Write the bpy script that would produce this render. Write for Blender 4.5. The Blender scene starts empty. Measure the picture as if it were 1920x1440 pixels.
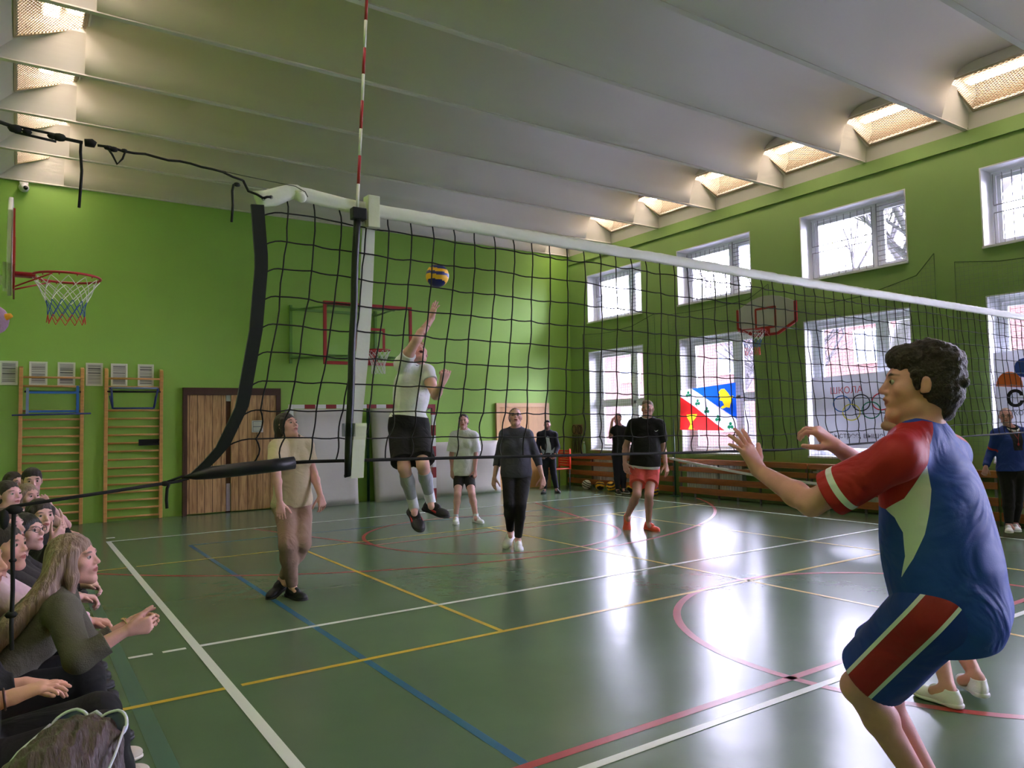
import bpy, bmesh, math, random
import numpy as np
from mathutils import Vector, Matrix
random.seed(7); rng = np.random.default_rng(7)
SC = bpy.context.scene
COL = SC.collection
PI = math.pi

# ------------------------------------------------------------------ camera
CAMP = np.array([-1.08770551, -2.60614707, 1.52553545])
FPX, YAW, PITCH, ROLL = 1384.674, 0.590542, 0.0525648, -0.018919
def _basis():
    cy, sy, cp, sp = math.cos(YAW), math.sin(YAW), math.cos(PITCH), math.sin(PITCH)
    f = np.array([sy*cp, cy*cp, sp]); r = np.array([cy, -sy, 0.0]); u = np.cross(r, f)
    c, s = math.cos(ROLL), math.sin(ROLL)
    return c*r+s*u, -s*r+c*u, f
CR, CU, CF = _basis()
def at(px, py, depth):
    """world point seen at pixel (px, py) of the photograph, `depth` metres ahead of the lens"""
    return CAMP + depth*(CF + CR*(px-960)/FPX - CU*(py-720)/FPX)
cam_d = bpy.data.cameras.new('camera'); cam = bpy.data.objects.new('camera', cam_d); COL.objects.link(cam)
cam_d.sensor_width = 36.0; cam_d.lens = 36.0*FPX/1920.0; cam_d.clip_start = 0.05; cam_d.clip_end = 200
cam.matrix_world = Matrix(((CR[0], CU[0], -CF[0], CAMP[0]), (CR[1], CU[1], -CF[1], CAMP[1]),
                           (CR[2], CU[2], -CF[2], CAMP[2]), (0, 0, 0, 1)))
SC.camera = cam

# ------------------------------------------------------------------ view, world, light
SC.view_settings.view_transform = 'Standard'; SC.view_settings.look = 'None'
SC.view_settings.gamma = 1.0; SC.view_settings.use_curve_mapping = False
SC.view_settings.exposure = EXPOSURE = 2.7
SC.cycles.use_denoising = True
SC.cycles.max_bounces = 8; SC.cycles.diffuse_bounces = 5; SC.cycles.glossy_bounces = 3
SC.cycles.transparent_max_bounces = 16; SC.cycles.transmission_bounces = 4
SC.cycles.sample_clamp_indirect = 6.0; SC.cycles.caustics_reflective = False; SC.cycles.caustics_refractive = False
WORLD_STRENGTH = 8.4
LAMP_STRENGTH = 3.6
w = bpy.data.worlds.new('overcast_sky'); SC.world = w; w.use_nodes = True
wn = w.node_tree.nodes; wl = w.node_tree.links
bg = wn['Background']; bg.inputs['Strength'].default_value = WORLD_STRENGTH
tc = wn.new('ShaderNodeTexCoord'); ns = wn.new('ShaderNodeTexNoise'); ns.inputs['Scale'].default_value = 2.0
cr = wn.new('ShaderNodeValToRGB'); cr.color_ramp.elements[0].color = (0.86, 0.77, 1.02, 1); cr.color_ramp.elements[1].color = (0.97, 0.86, 1.12, 1)
wl.new(tc.outputs['Generated'], ns.inputs['Vector']); wl.new(ns.outputs['Fac'], cr.inputs['Fac']); wl.new(cr.outputs['Color'], bg.inputs['Color'])

# ------------------------------------------------------------------ materials
def s2l(c):
    return tuple(((v/255.0)/12.92 if v/255.0 <= 0.04045 else ((v/255.0+0.055)/1.055)**2.4) for v in c)
MATS = {}
def mat(name, rgb, rough=0.6, metal=0.0, var=0.0, vscale=8.0, bump=0.0, bscale=60.0, stretch=None, spec=0.5, attr=None,
        emit=0.0, alpha=None, sheen=0.0, trans=0.0):
    """rgb is given as 0-255 display values"""
    if name in MATS: return MATS[name]
    m = bpy.data.materials.new(name); m.use_nodes = True; nt = m.node_tree; N = nt.nodes; L = nt.links
    b = N['Principled BSDF']; b.inputs['Roughness'].default_value = rough; b.inputs['Metallic'].default_value = metal
    b.inputs['Specular IOR Level'].default_value = spec
    if sheen: b.inputs['Sheen Weight'].default_value = sheen
    if trans: b.inputs['Transmission Weight'].default_value = trans
    col = (*s2l(rgb), 1.0)
    b.inputs['Base Color'].default_value = col
    co = N.new('ShaderNodeTexCoord'); mp = N.new('ShaderNodeMapping'); L.new(co.outputs['Object'], mp.inputs['Vector'])
    if stretch: mp.inputs['Scale'].default_value = stretch
    src = None
    if attr:
        a = N.new('ShaderNodeAttribute'); a.attribute_name = attr; src = a.outputs['Color']
    if var > 0:
        n = N.new('ShaderNodeTexNoise'); n.inputs['Scale'].default_value = vscale; n.inputs['Detail'].default_value = 5
        L.new(mp.outputs['Vector'], n.inputs['Vector'])
        r = N.new('ShaderNodeMapRange'); r.inputs['From Min'].default_value = 0.25; r.inputs['From Max'].default_value = 0.75
        r.inputs['To Min'].default_value = 1-var; r.inputs['To Max'].default_value = 1+var
        L.new(n.outputs['Fac'], r.inputs['Value'])
        v = N.new('ShaderNodeVectorMath'); v.operation = 'SCALE'
        if src: L.new(src, v.inputs[0])
        else: v.inputs[0].default_value = col[:3]
        L.new(r.outputs['Result'], v.inputs['Scale']); src = v.outputs['Vector']
    if src: L.new(src, b.inputs['Base Color'])
    if bump > 0:
        n2 = N.new('ShaderNodeTexNoise'); n2.inputs['Scale'].default_value = bscale; n2.inputs['Detail'].default_value = 4
        L.new(mp.outputs['Vector'], n2.inputs['Vector'])
        bp = N.new('ShaderNodeBump'); bp.inputs['Strength'].default_value = bump; bp.inputs['Distance'].default_value = 0.01
        L.new(n2.outputs['Fac'], bp.inputs['Height']); L.new(bp.outputs['Normal'], b.inputs['Normal'])
    if emit > 0:
        b.inputs['Emission Color'].default_value = col; b.inputs['Emission Strength'].default_value = emit
    MATS[name] = m
    return m
def glass_mat(name, tint=(245, 250, 252), gloss=0.06):
    if name in MATS: return MATS[name]
    m = bpy.data.materials.new(name); m.use_nodes = True; nt = m.node_tree; N = nt.nodes; L = nt.links
    N.remove(N['Principled BSDF']); out = N['Material Output']
    t = N.new('ShaderNodeBsdfTransparent'); t.inputs['Color'].default_value = (*s2l(tint), 1)
    g = N.new('ShaderNodeBsdfGlossy'); g.inputs['Roughness'].default_value = 0.03
    mx = N.new('ShaderNodeMixShader'); fr = N.new('ShaderNodeFresnel'); fr.inputs['IOR'].default_value = 1.3
    L.new(fr.outputs['Fac'], mx.inputs['Fac'])
    L.new(t.outputs['BSDF'], mx.inputs[1]); L.new(g.outputs['BSDF'], mx.inputs[2]); L.new(mx.outputs['Shader'], out.inputs['Surface'])
    MATS[name] = m
    return m

# ------------------------------------------------------------------ object helpers
def link_mesh(name, me, m=None, parent=None):
    o = bpy.data.objects.new(name, me); COL.objects.link(o)
    if m is not None:
        for x in (m if isinstance(m, (list, tuple)) else [m]): me.materials.append(x)
    if parent is not None: o.parent = parent
    return o
def tag(o, label=None, cat=None, group=None, kind=None):
    if label: o['label'] = label
    if cat: o['category'] = cat
    if group: o['group'] = group
    if kind: o['kind'] = kind
    return o
def empty(name, loc, label=None, cat=None, group=None, rz=0.0):
    o = bpy.data.objects.new(name, None); COL.objects.link(o); o.location = tuple(loc); o.rotation_euler = (0, 0, rz)
    o.empty_display_size = 0.1
    return tag(o, label, cat, group)
def copy_tree(o, parent=None):
    c = o.copy(); COL.objects.link(c)
    if parent is not None: c.parent = parent
    for ch in list(o.children): copy_tree(ch, c)
    return c
class MB:
    """collects boxes, tubes and prisms in one mesh"""
    def __init__(s): s.v = []; s.f = []; s.mi = []
    def add(s, vs, fs, mi=0):
        n = len(s.v); s.v += [tuple(map(float, p)) for p in vs]; s.f += [tuple(i+n for i in f) for f in fs]; s.mi += [mi]*len(fs)
        return s
    def box(s, a, b, mi=0):
        x0, y0, z0 = [min(a[i], b[i]) for i in range(3)]; x1, y1, z1 = [max(a[i], b[i]) for i in range(3)]
        v = [(x0,y0,z0),(x1,y0,z0),(x1,y1,z0),(x0,y1,z0),(x0,y0,z1),(x1,y0,z1),(x1,y1,z1),(x0,y1,z1)]
        return s.add(v, [(0,3,2,1),(4,5,6,7),(0,1,5,4),(1,2,6,5),(2,3,7,6),(3,0,4,7)], mi)
    def obox(s, c, ax, ay, az, mi=0):
        """oriented box: centre and three half-axis vectors"""
        c, ax, ay, az = map(np.array, (c, ax, ay, az))
        v = [c+i*ax+j*ay+k*az for k in (-1, 1) for (i, j) in ((-1,-1),(1,-1),(1,1),(-1,1))]
        return s.add(v, [(0,3,2,1),(4,5,6,7),(0,1,5,4),(1,2,6,5),(2,3,7,6),(3,0,4,7)], mi)
    def tube(s, pts, r, n=8, mi=0, cap=True, closed=False):
        pts = [np.array(p, float) for p in pts]; m = len(pts)
        rr = r if hasattr(r, '__len__') else [r]*m
        rings = []; up = None
        for i, p in enumerate(pts):
            if closed: t = pts[(i+1) % m]-pts[i-1]
            else: t = pts[min(i+1, m-1)]-pts[max(i-1, 0)]
            t = t/(np.linalg.norm(t)+1e-12)
            if up is None:
                a = np.array([0, 0, 1.0]) if abs(t[2]) < 0.9 else np.array([1.0, 0, 0])
                up = np.cross(t, a); up /= np.linalg.norm(up)
            else:
                up = up - t*(up@t); up /= (np.linalg.norm(up)+1e-12)
            bb = np.cross(t, up)
            rings.append([p+rr[i]*(math.cos(2*PI*k/n)*up+math.sin(2*PI*k/n)*bb) for k in range(n)])
        vs = [q for R in rings for q in R]; fs = []
        seg = m if closed else m-1
        for i in range(seg):
            j = (i+1) % m
            for k in range(n):
                k2 = (k+1) % n
                fs.append((i*n+k, i*n+k2, j*n+k2, j*n+k))
        if cap and not closed:
            fs.append(tuple(range(n-1, -1, -1))); fs.append(tuple((m-1)*n+k for k in range(n)))
        return s.add(vs, fs, mi)
    def prism(s, poly, d, mi=0):
        """poly: list of 3D points (planar), extruded by vector d"""
        n = len(poly); poly = [np.array(p, float) for p in poly]; d = np.array(d, float)
        vs = poly+[p+d for p in poly]
        fs = [tuple(range(n-1, -1, -1)), tuple(range(n, 2*n))]+[(i, (i+1) % n, n+(i+1) % n, n+i) for i in range(n)]
        return s.add(vs, fs, mi)
    def quad(s, a, b, c, d, mi=0): return s.add([a, b, c, d], [(0, 1, 2, 3)], mi)
    def lathe(s, prof, c=(0, 0, 0), n=24, mi=0):
        vs = []; fs = []; c = np.array(c, float)
        for (r, z) in prof:
            for k in range(n): vs.append(c+np.array([r*math.cos(2*PI*k/n), r*math.sin(2*PI*k/n), z]))
        for i in range(len(prof)-1):
            for k in range(n):
                k2 = (k+1) % n; fs.append((i*n+k, i*n+k2, (i+1)*n+k2, (i+1)*n+k))
        return s.add(vs, fs, mi)
    def sphere(s, c, r, n=12, mi=0):
        rr = r if hasattr(r, '__len__') else (r, r, r); vs = []; fs = []; h = n//2
        for i in range(h+1):
            th = PI*i/h
            for k in range(n): vs.append((c[0]+rr[0]*math.sin(th)*math.cos(2*PI*k/n), c[1]+rr[1]*math.sin(th)*math.sin(2*PI*k/n), c[2]+rr[2]*math.cos(th)))
        for i in range(h):
            for k in range(n):
                k2 = (k+1) % n; fs.append((i*n+k, (i+1)*n+k, (i+1)*n+k2, i*n+k2))
        return s.add(vs, fs, mi)
    def build(s, name, m=None, parent=None, smooth=False, bevel=0.0, local=None):
        me = bpy.data.meshes.new(name)
        vs = s.v
        if local is not None: vs = [(p[0]-local[0], p[1]-local[1], p[2]-local[2]) for p in vs]
        me.from_pydata(vs, [], s.f); me.update()
        if smooth: me.polygons.foreach_set('use_smooth', [True]*len(me.polygons))
        if any(s.mi): me.polygons.foreach_set('material_index', s.mi)
        o = link_mesh(name, me, m, parent)
        if bevel > 0:
            bv = o.modifiers.new('bevel', 'BEVEL'); bv.width = bevel; bv.segments = 2; bv.limit_method = 'ANGLE'
        return o
def struct(o): o['kind'] = 'structure'; return o

# ------------------------------------------------------------------ colours of the place
GREEN = mat('wall_green_paint', (148, 190, 84), rough=0.55, var=0.05, vscale=1.2, bump=0.12, bscale=9)
GREENW = mat('window_wall_green_paint', (142, 172, 98), rough=0.6, var=0.06, vscale=1.4, bump=0.18, bscale=7)  # same wall green, its duller backlit look put into the colour
WHITE = mat('white_plaster', (226, 224, 218), rough=0.8, var=0.03, vscale=0.7, bump=0.1, bscale=6)
CEIL = mat('ceiling_paint', (220, 214, 206), rough=0.85, var=0.025, vscale=0.5)
WPAINT = mat('white_gloss_paint', (225, 225, 226), rough=0.35)
PVC = mat('white_window_plastic', (228, 229, 234), rough=0.3)
GRATE = mat('grate_white_metal', (176, 160, 132), rough=0.4, metal=0.1)
BLACKC = mat('black_cord', (14, 14, 16), rough=0.8)
BLACKV = mat('black_vinyl', (18, 20, 26), rough=0.42, bump=0.15, bscale=40)
WVIN = mat('white_vinyl', (226, 224, 219), rough=0.42, bump=0.45, bscale=9)
RED = mat('red_enamel', (165, 32, 30), rough=0.4)
PINE = mat('varnished_pine', (205, 152, 88), rough=0.35, var=0.14, vscale=5, stretch=(1, 1, 6))
SLAT = mat('orange_stained_board', (158, 92, 44), rough=0.38, var=0.22, vscale=4, stretch=(9, 0.8, 9))
DARK = mat('dark_recess', (30, 24, 20), rough=0.9)

# ================================================================== THE ROOM
X0, X1, Y0, Y1, ZB = -1.42, 10.15, -11.4, 11.56, 5.58       # walls and underside of the ribs
# floor -----------------------------------------------------------
def floor_material():
    m = bpy.data.materials.new('green_sports_vinyl'); m.use_nodes = True; nt = m.node_tree; N = nt.nodes; L = nt.links
    b = N['Principled BSDF']; b.inputs['Roughness'].default_value = 0.22; b.inputs['Specular IOR Level'].default_value = 0.30
    co = N.new('ShaderNodeTexCoord')
    n = N.new('ShaderNodeTexNoise'); n.inputs['Scale'].default_value = 1.1; n.inputs['Detail'].default_value = 6
    n3 = N.new('ShaderNodeTexNoise'); n3.inputs['Scale'].default_value = 260; n3.inputs['Detail'].default_value = 2
    L.new(co.outputs['Object'], n.inputs['Vector']); L.new(co.outputs['Object'], n3.inputs['Vector'])
    cr = N.new('ShaderNodeValToRGB'); cr.color_ramp.elements[0].position = 0.2; cr.color_ramp.elements[1].position = 0.8
    cr.color_ramp.elements[0].color = (*s2l((86, 106, 82)), 1); cr.color_ramp.elements[1].color = (*s2l((96, 117, 90)), 1)
    L.new(n.outputs['Fac'], cr.inputs['Fac'])
    mx = N.new('ShaderNodeMix'); mx.data_type = 'RGBA'; mx.blend_type = 'MULTIPLY'; mx.inputs['Factor'].default_value = 0.3
    L.new(cr.outputs['Color'], mx.inputs['A']); L.new(n3.outputs['Color'], mx.inputs['B'])
    L.new(cr.outputs['Color'], b.inputs['Base Color'])
    r = N.new('ShaderNodeMapRange'); r.inputs['To Min'].default_value = 0.205; r.inputs['To Max'].default_value = 0.25
    L.new(n.outputs['Fac'], r.inputs['Value']); L.new(r.outputs['Result'], b.inputs['Roughness'])
    n2 = N.new('ShaderNodeTexNoise'); n2.inputs['Scale'].default_value = 5.0; n2.inputs['Detail'].default_value = 3
    L.new(co.outputs['Object'], n2.inputs['Vector'])
    bp = N.new('ShaderNodeBump'); bp.inputs['Strength'].default_value = 0.08; bp.inputs['Distance'].default_value = 0.02
    L.new(n2.outputs['Fac'], bp.inputs['Height']); L.new(bp.outputs['Normal'], b.inputs['Normal'])
    return m
struct(MB().box((X0-0.3, Y0-0.3, -0.12), (X1+0.5, Y1+0.3, 0)).build('floor', floor_material()))
# court markings: thin painted bands on the floor -----------------------------------------------------------
def band(m, x0, y0, x1, y1, wd, z):
    d = np.array([x1-x0, y1-y0]); d = d/np.linalg.norm(d); n = np.array([-d[1], d[0]])*wd/2
    m.quad((x0+n[0], y0+n[1], z), (x0-n[0], y0-n[1], z), (x1-n[0], y1-n[1], z), (x1+n[0], y1+n[1], z))
def arc(m, cx, cy, R, a0, a1, wd, z, n=64):
    for i in range(n):
        t0, t1 = math.radians(a0+(a1-a0)*i/n), math.radians(a0+(a1-a0)*(i+1)/n)
        p = [(cx+q*math.cos(t), cy+q*math.sin(t), z) for t, q in ((t0, R+wd/2), (t0, R-wd/2), (t1, R-wd/2), (t1, R+wd/2))]
        m.quad(p[0], p[3], p[2], p[1])
LW = mat('white_floor_paint', (222, 226, 216), rough=0.3); LY = mat('yellow_floor_paint', (212, 178, 62), rough=0.3)
LR = mat('red_floor_paint', (172, 62, 60), rough=0.3); LB = mat('blue_floor_paint', (46, 98, 128), rough=0.3)
LT = mat('teal_floor_paint', (80, 110, 96), rough=0.3)
m = MB()
band(m, -0.5, 7.6, -0.5, -9, 0.09, 0.0008)
struct(m.build('floor_marking_teal', LT))
m = MB(); band(m, 0.82, 7.9, 0.82, -9, 0.05, 0.0012); band(m, 0.82, 7.9, 8.2, 7.9, 0.04, 0.0012); struct(m.build('floor_marking_blue', LB))
m = MB(); zr = 0.0016
arc(m, 4.5, 0.3, 1.8, 0, 360, 0.06, zr, 96); band(m, -1.2, 0.17, 10.0, 0.17, 0.055, zr)
arc(m, 4.45, 10.55, 6.28, 180+30, 360-30, 0.05, zr, 96); arc(m, 4.5, 6.3, 1.78, 0, 360, 0.05, zr, 96)
band(m, 2.72, 6.3, 6.28, 6.3, 0.05, zr); band(m, 2.72, 6.3, 1.9, 8.9, 0.05, zr); band(m, 6.28, 6.3, 7.1, 8.9, 0.05, zr)
arc(m, 4.45, -10.0, 6.28, 30, 150, 0.05, zr, 64)
struct(m.build('floor_marking_red', LR))
m = MB(); zy = 0.0020
band(m, -1.0, 2.02, -0.04, 2.02, 0.045, zy); band(m, 0.04, 2.02, 9.1, 2.02, 0.045, zy)
band(m, -1.0, 6.68, -0.04, 6.68, 0.04, zy); band(m, 0.04, 6.68, 9.3, 6.68, 0.04, zy)
band(m, 1.89, 2.04, 1.89, 6.66, 0.04, zy); band(m, 4.65, 6.66, 4.65, -6.0, 0.04, zy); band(m, 7.05, 6.66, 7.05, -2.0, 0.04, zy)
struct(m.build('floor_marking_yellow', LY))
m = MB(); zw = 0.0024
band(m, -0.025, 9.02, -0.025, -9, 0.06, zw); band(m, 9.02, 9.0, 9.02, -9, 0.05, zw)
band(m, -0.05, 9.0, 9.04, 9.0, 0.05, zw); band(m, 0, 3.02, 9.0, 3.02, 0.05, zw); band(m, 0, 0.0, 9.0, 0.0, 0.05, zw); band(m, 0, -3.0, 9, -3.0, 0.05, zw)
band(m, -0.09, 3.02, -0.24, 3.02, 0.045, zw); band(m, -0.30, 3.02, -0.45, 3.02, 0.045, zw); band(m, -0.62, 3.02, -0.77, 3.02, 0.045, zw)
band(m, -0.02, 9.38, 0.09, 9.38, 0.09, zw); band(m, 8.9, 9.3, 9.05, 9.3, 0.05, zw)
struct(m.build('floor_marking_white', LW))

# walls -----------------------------------------------------------
ZT = 6.95
struct(MB().box((X0-0.3, Y1, 0), (X1+0.5, Y1+0.3, ZT)).build('wall_back', GREEN))
struct(MB().box((X0-0.3, Y0, 0), (X0, Y1, ZT)).build('wall_left', GREEN))
struct(MB().box((X0-0.3, Y0-0.3, 0), (X1+0.5, Y0, ZT)).build('wall_front', GREEN))
WYS = [(10.87-2.885*k, 9.03-2.885*k) for k in range(7)]      # window bays along the right wall
LZ, UZ = (0.84, 3.17), (3.84, 4.99)
WT = 0.45
m = MB(); ylast = Y1
for (ya, yb) in WYS:
    m.box((X1, ylast, 0), (X1+WT, ya, ZT))
    m.box((X1, ya, 0), (X1+WT, yb, LZ[0])); m.box((X1, ya, LZ[1]), (X1+WT, yb, UZ[0])); m.box((X1, ya, UZ[1]), (X1+WT, yb, ZT))
    ylast = yb
m.box((X1, ylast, 0), (X1+WT, Y0, ZT))
struct(m.build('wall_right', GREENW))
struct(MB().box((X1-0.035, Y0, 5.36), (X1, Y1, 5.385)).build('trim_1', GREENW))
# painted white border around each opening is the reveal
GLASS = glass_mat('window_glass')
def frame_rect(m, x, y0, y1, z0, z1, wd, th, mi=0):
    m.box((x, y0, z0), (x+th, y1, z0+wd), mi); m.box((x, y0, z1-wd), (x+th, y1, z1), mi)
    m.box((x, y0, z0+wd), (x+th, y0+wd, z1-wd), mi); m.box((x, y1-wd, z0+wd), (x+th, y1, z1-wd), mi)
wn_i = 0
for k, (ya, yb) in enumerate(WYS):
    for lv, (z0, z1) in enumerate((LZ, UZ)):
        wn_i += 1
        root = empty('window_%d' % wn_i, (X1, (ya+yb)/2, z0)); root['kind'] = 'structure'
        def B(mb, name, mt, **kw): return mb.build(name, mt, root, local=(X1, (ya+yb)/2, z0), **kw)
        xr = X1+0.30
        m = MB(); t = 0.02                                  # plastered reveal lining and a thin raised lip around the opening
        m.box((X1-0.006, yb, z0), (X1+WT, yb+t, z1)); m.box((X1-0.006, ya-t, z0), (X1+WT, ya, z1))
        m.box((X1-0.006, yb+t, z1-t), (X1+WT, ya-t, z1)); m.box((X1-0.03, yb-0.0, z0), (X1+WT, ya+0.0, z0+0.03))
        B(m, 'reveal', WPAINT)
        m = MB(); a, b = yb+t, ya-t; c, d = z0+0.03, z1-t
        frame_rect(m, xr, a, b, c, d, 0.06, 0.07)
        ysp = a+(b-a)*0.34                                  # mullion: narrow sash nearer the camera
        m.box((xr, ysp-0.05, c+0.06), (xr+0.07, ysp+0.05, d-0.06))
        B(m, 'window_frame', PVC)
        if lv == 0: tr = c+(d-c)*0.47
        for si, (s0, s1) in enumerate(((a+0.065, ysp-0.055), (ysp+0.055, b-0.065))):
            zs = [(c+0.065, d-0.065)] if lv else [(c+0.065, tr-0.03), (tr+0.03, d-0.065)]
            for (q0, q1) in zs:
                m = MB(); frame_rect(m, xr+0.012, s0, s1, q0, q1, 0.055, 0.05)
                sash = B(m, 'sash', PVC)
                g = MB().box((xr+0.03, s0+0.05, q0+0.05), (xr+0.036, s1-0.05, q1-0.05)).build('pane', GLASS, sash, local=(X1, (ya+yb)/2, z0))
        if lv == 0:
            B(MB().box((xr, a+0.06, tr-0.03), (xr+0.07, b-0.06, tr+0.03)), 'transom', PVC)
        else:                                               # welded bars in front of the upper lights
            xb = xr-0.07; r = 0.009; m = MB()
            y0_, y1_ = ysp+0.05, b-0.05; zm = c+(d-c)*0.5
            for zz in (c+0.05, zm-0.055, zm+0.055, d-0.05):
                if zz != d-0.05: m.tube([(xb, y0_, zz), (xb, y1_, zz)], r, 6)
            nb = 9
            for i in range(nb+1):
                yy = y0_+(y1_-y0_)*i/nb
                m.tube([(xb, yy, c+0.05), (xb, yy, zm-0.055)], r*0.8, 6); m.tube([(xb, yy, zm+0.055), (xb, yy, d-0.05)], r*0.8, 6)
            y0_, y1_ = a+0.03, ysp-0.03
            for yy in (y0_, y1_): m.tube([(xb, yy, c+0.03), (xb, yy, d-0.03)], r*1.2, 6)
            for i in range(13):
                zz = c+0.06+(d-c-0.14)*i/12; m.tube([(xb, y0_, zz), (xb, y1_, zz)], r*0.8, 6)
            B(m, 'security_bars', mat('backlit_grey_bars', (150, 150, 156), rough=.4))  # white bars coloured grey, their silhouette against the sky put into the paint

# ceiling: ribs, vaulted shells between them, lit wells at both ends -----------------------------------------------------------
PITCH_R = 1.53
XA, XB = -0.50, 9.40                                        # the shell spans between the wells
ribs_y = [Y1-0.02-PITCH_R*k for k in range(16)]
HW = PITCH_R/2
def vault(t):                                               # t in -1..1 across a bay
    return 6.20-0.60*abs(t)**5.0
m = MB()
for yr in ribs_y:
    prof = []
    for i in range(9):
        dy = 0.035+0.15*(i/8.0)**1.2; t = 1-(dy-0.035)/(HW-0.035)
        prof.append((dy-0.012, vault(t)))
    top = prof[-1][1]
    poly = [(-0.035, ZB), (0.035, ZB)]+prof+[(0.16, 6.6), (-0.16, 6.6)]+[(-a, b) for a, b in prof[::-1]]
    pl = [(X0, yr+a, b) for a, b in poly]
    m.prism(pl, (X1-X0, 0, 0))
struct(m.build('ceiling_ribs', CEIL, smooth=False))
m = MB()
NS = 24
for k in range(len(ribs_y)-1):
    yc = (ribs_y[k]+ribs_y[k+1])/2
    vs = []
    for i in range(NS+1):
        t0 = -1+2*i/NS; y0_ = yc+t0*(HW-0.035)
        vs += [(XA, y0_, vault(t0)), (XB, y0_, vault(t0))]
    m.add(vs, [(2*i, 2*i+1, 2*i+3, 2*i+2) for i in range(NS)])
sh = m.build('ceiling_shell', CEIL, smooth=True); struct(sh)
so = sh.modifiers.new('thick', 'SOLIDIFY'); so.thickness = 0.05; so.offset = 1
struct(MB().box((X0-0.3, Y0-0.3, ZT), (X1+0.5, Y1+0.3, ZT+0.15)).build('ceiling', WHITE))
# closing pieces around the wells
m = MB(); mw = MB()
wells = []
for k in range(len(ribs_y)-1):
    ya, yb = ribs_y[k]-0.035, ribs_y[k+1]+0.035
    for side in (0, 1):
        sg = 1 if side else -1
        xo = X1-0.06 if side else X0+0.24                    # outer (low) edge of the grating
        xw = X1 if side else X0
        xi = XB if side else XA
        zo, zi = 5.80, 6.08
        mw.prism([(xo, ya, zo), (xw, ya, ZB), (xw+sg*0.001, ya, zo+0.1)], (0, yb-ya, 0))            # band down to the wall
        fy0, fy1 = yb+0.10, ya-0.10                                                       # grating spans fy0..fy1
        def P(u, y, dz=0): return (xi+(xo-xi)*u, y, zi+(zo-zi)*u+dz)
        for (p, q, u0, u1) in ((yb, fy0, 0, 1), (fy1, ya, 0, 1), (fy0, fy1, 0, 0.06), (fy0, fy1, 0.94, 1)):
            mw.prism([P(u0, p), P(u1, p), P(u1, p, 0.03), P(u0, p, 0.03)], (0, q-p, 0))
        # well box above the grating
        mw.box((xi-sg*0.012, yb, 6.07), (xi-sg*0.03, ya, 6.85)); m.box((xi-sg*0.0, yb, 6.09), (xi-sg*0.011, ya, 6.85))
        m.box((xo+sg*0.02, yb, 5.85), (xo+sg*0.05, ya, 6.85))
        m.box((xi, fy0-0.10, 5.98), (xo+sg*0.02, fy0-0.06, 6.85)); m.box((xi, fy1+0.06, 5.98), (xo+sg*0.02, fy1+0.10, 6.85))
        wells.append((k, side, xi, xo, zi, zo, fy0, fy1, sg))
struct(mw.build('ceiling_well_frames', CEIL)); struct(m.build('ceiling_well_lining', mat('warm_well_lining', (104, 76, 52), rough=.8)))
TUBE = mat('lit_lamp_panel', (255, 238, 224), rough=0.5, emit=LAMP_STRENGTH)
ordn = ['first', 'second', 'third', 'fourth', 'fifth', 'sixth', 'seventh', 'eighth', 'ninth', 'tenth', 'eleventh', 'twelfth', 'thirteenth', 'fourteenth', 'fifteenth']
protos = {}
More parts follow.
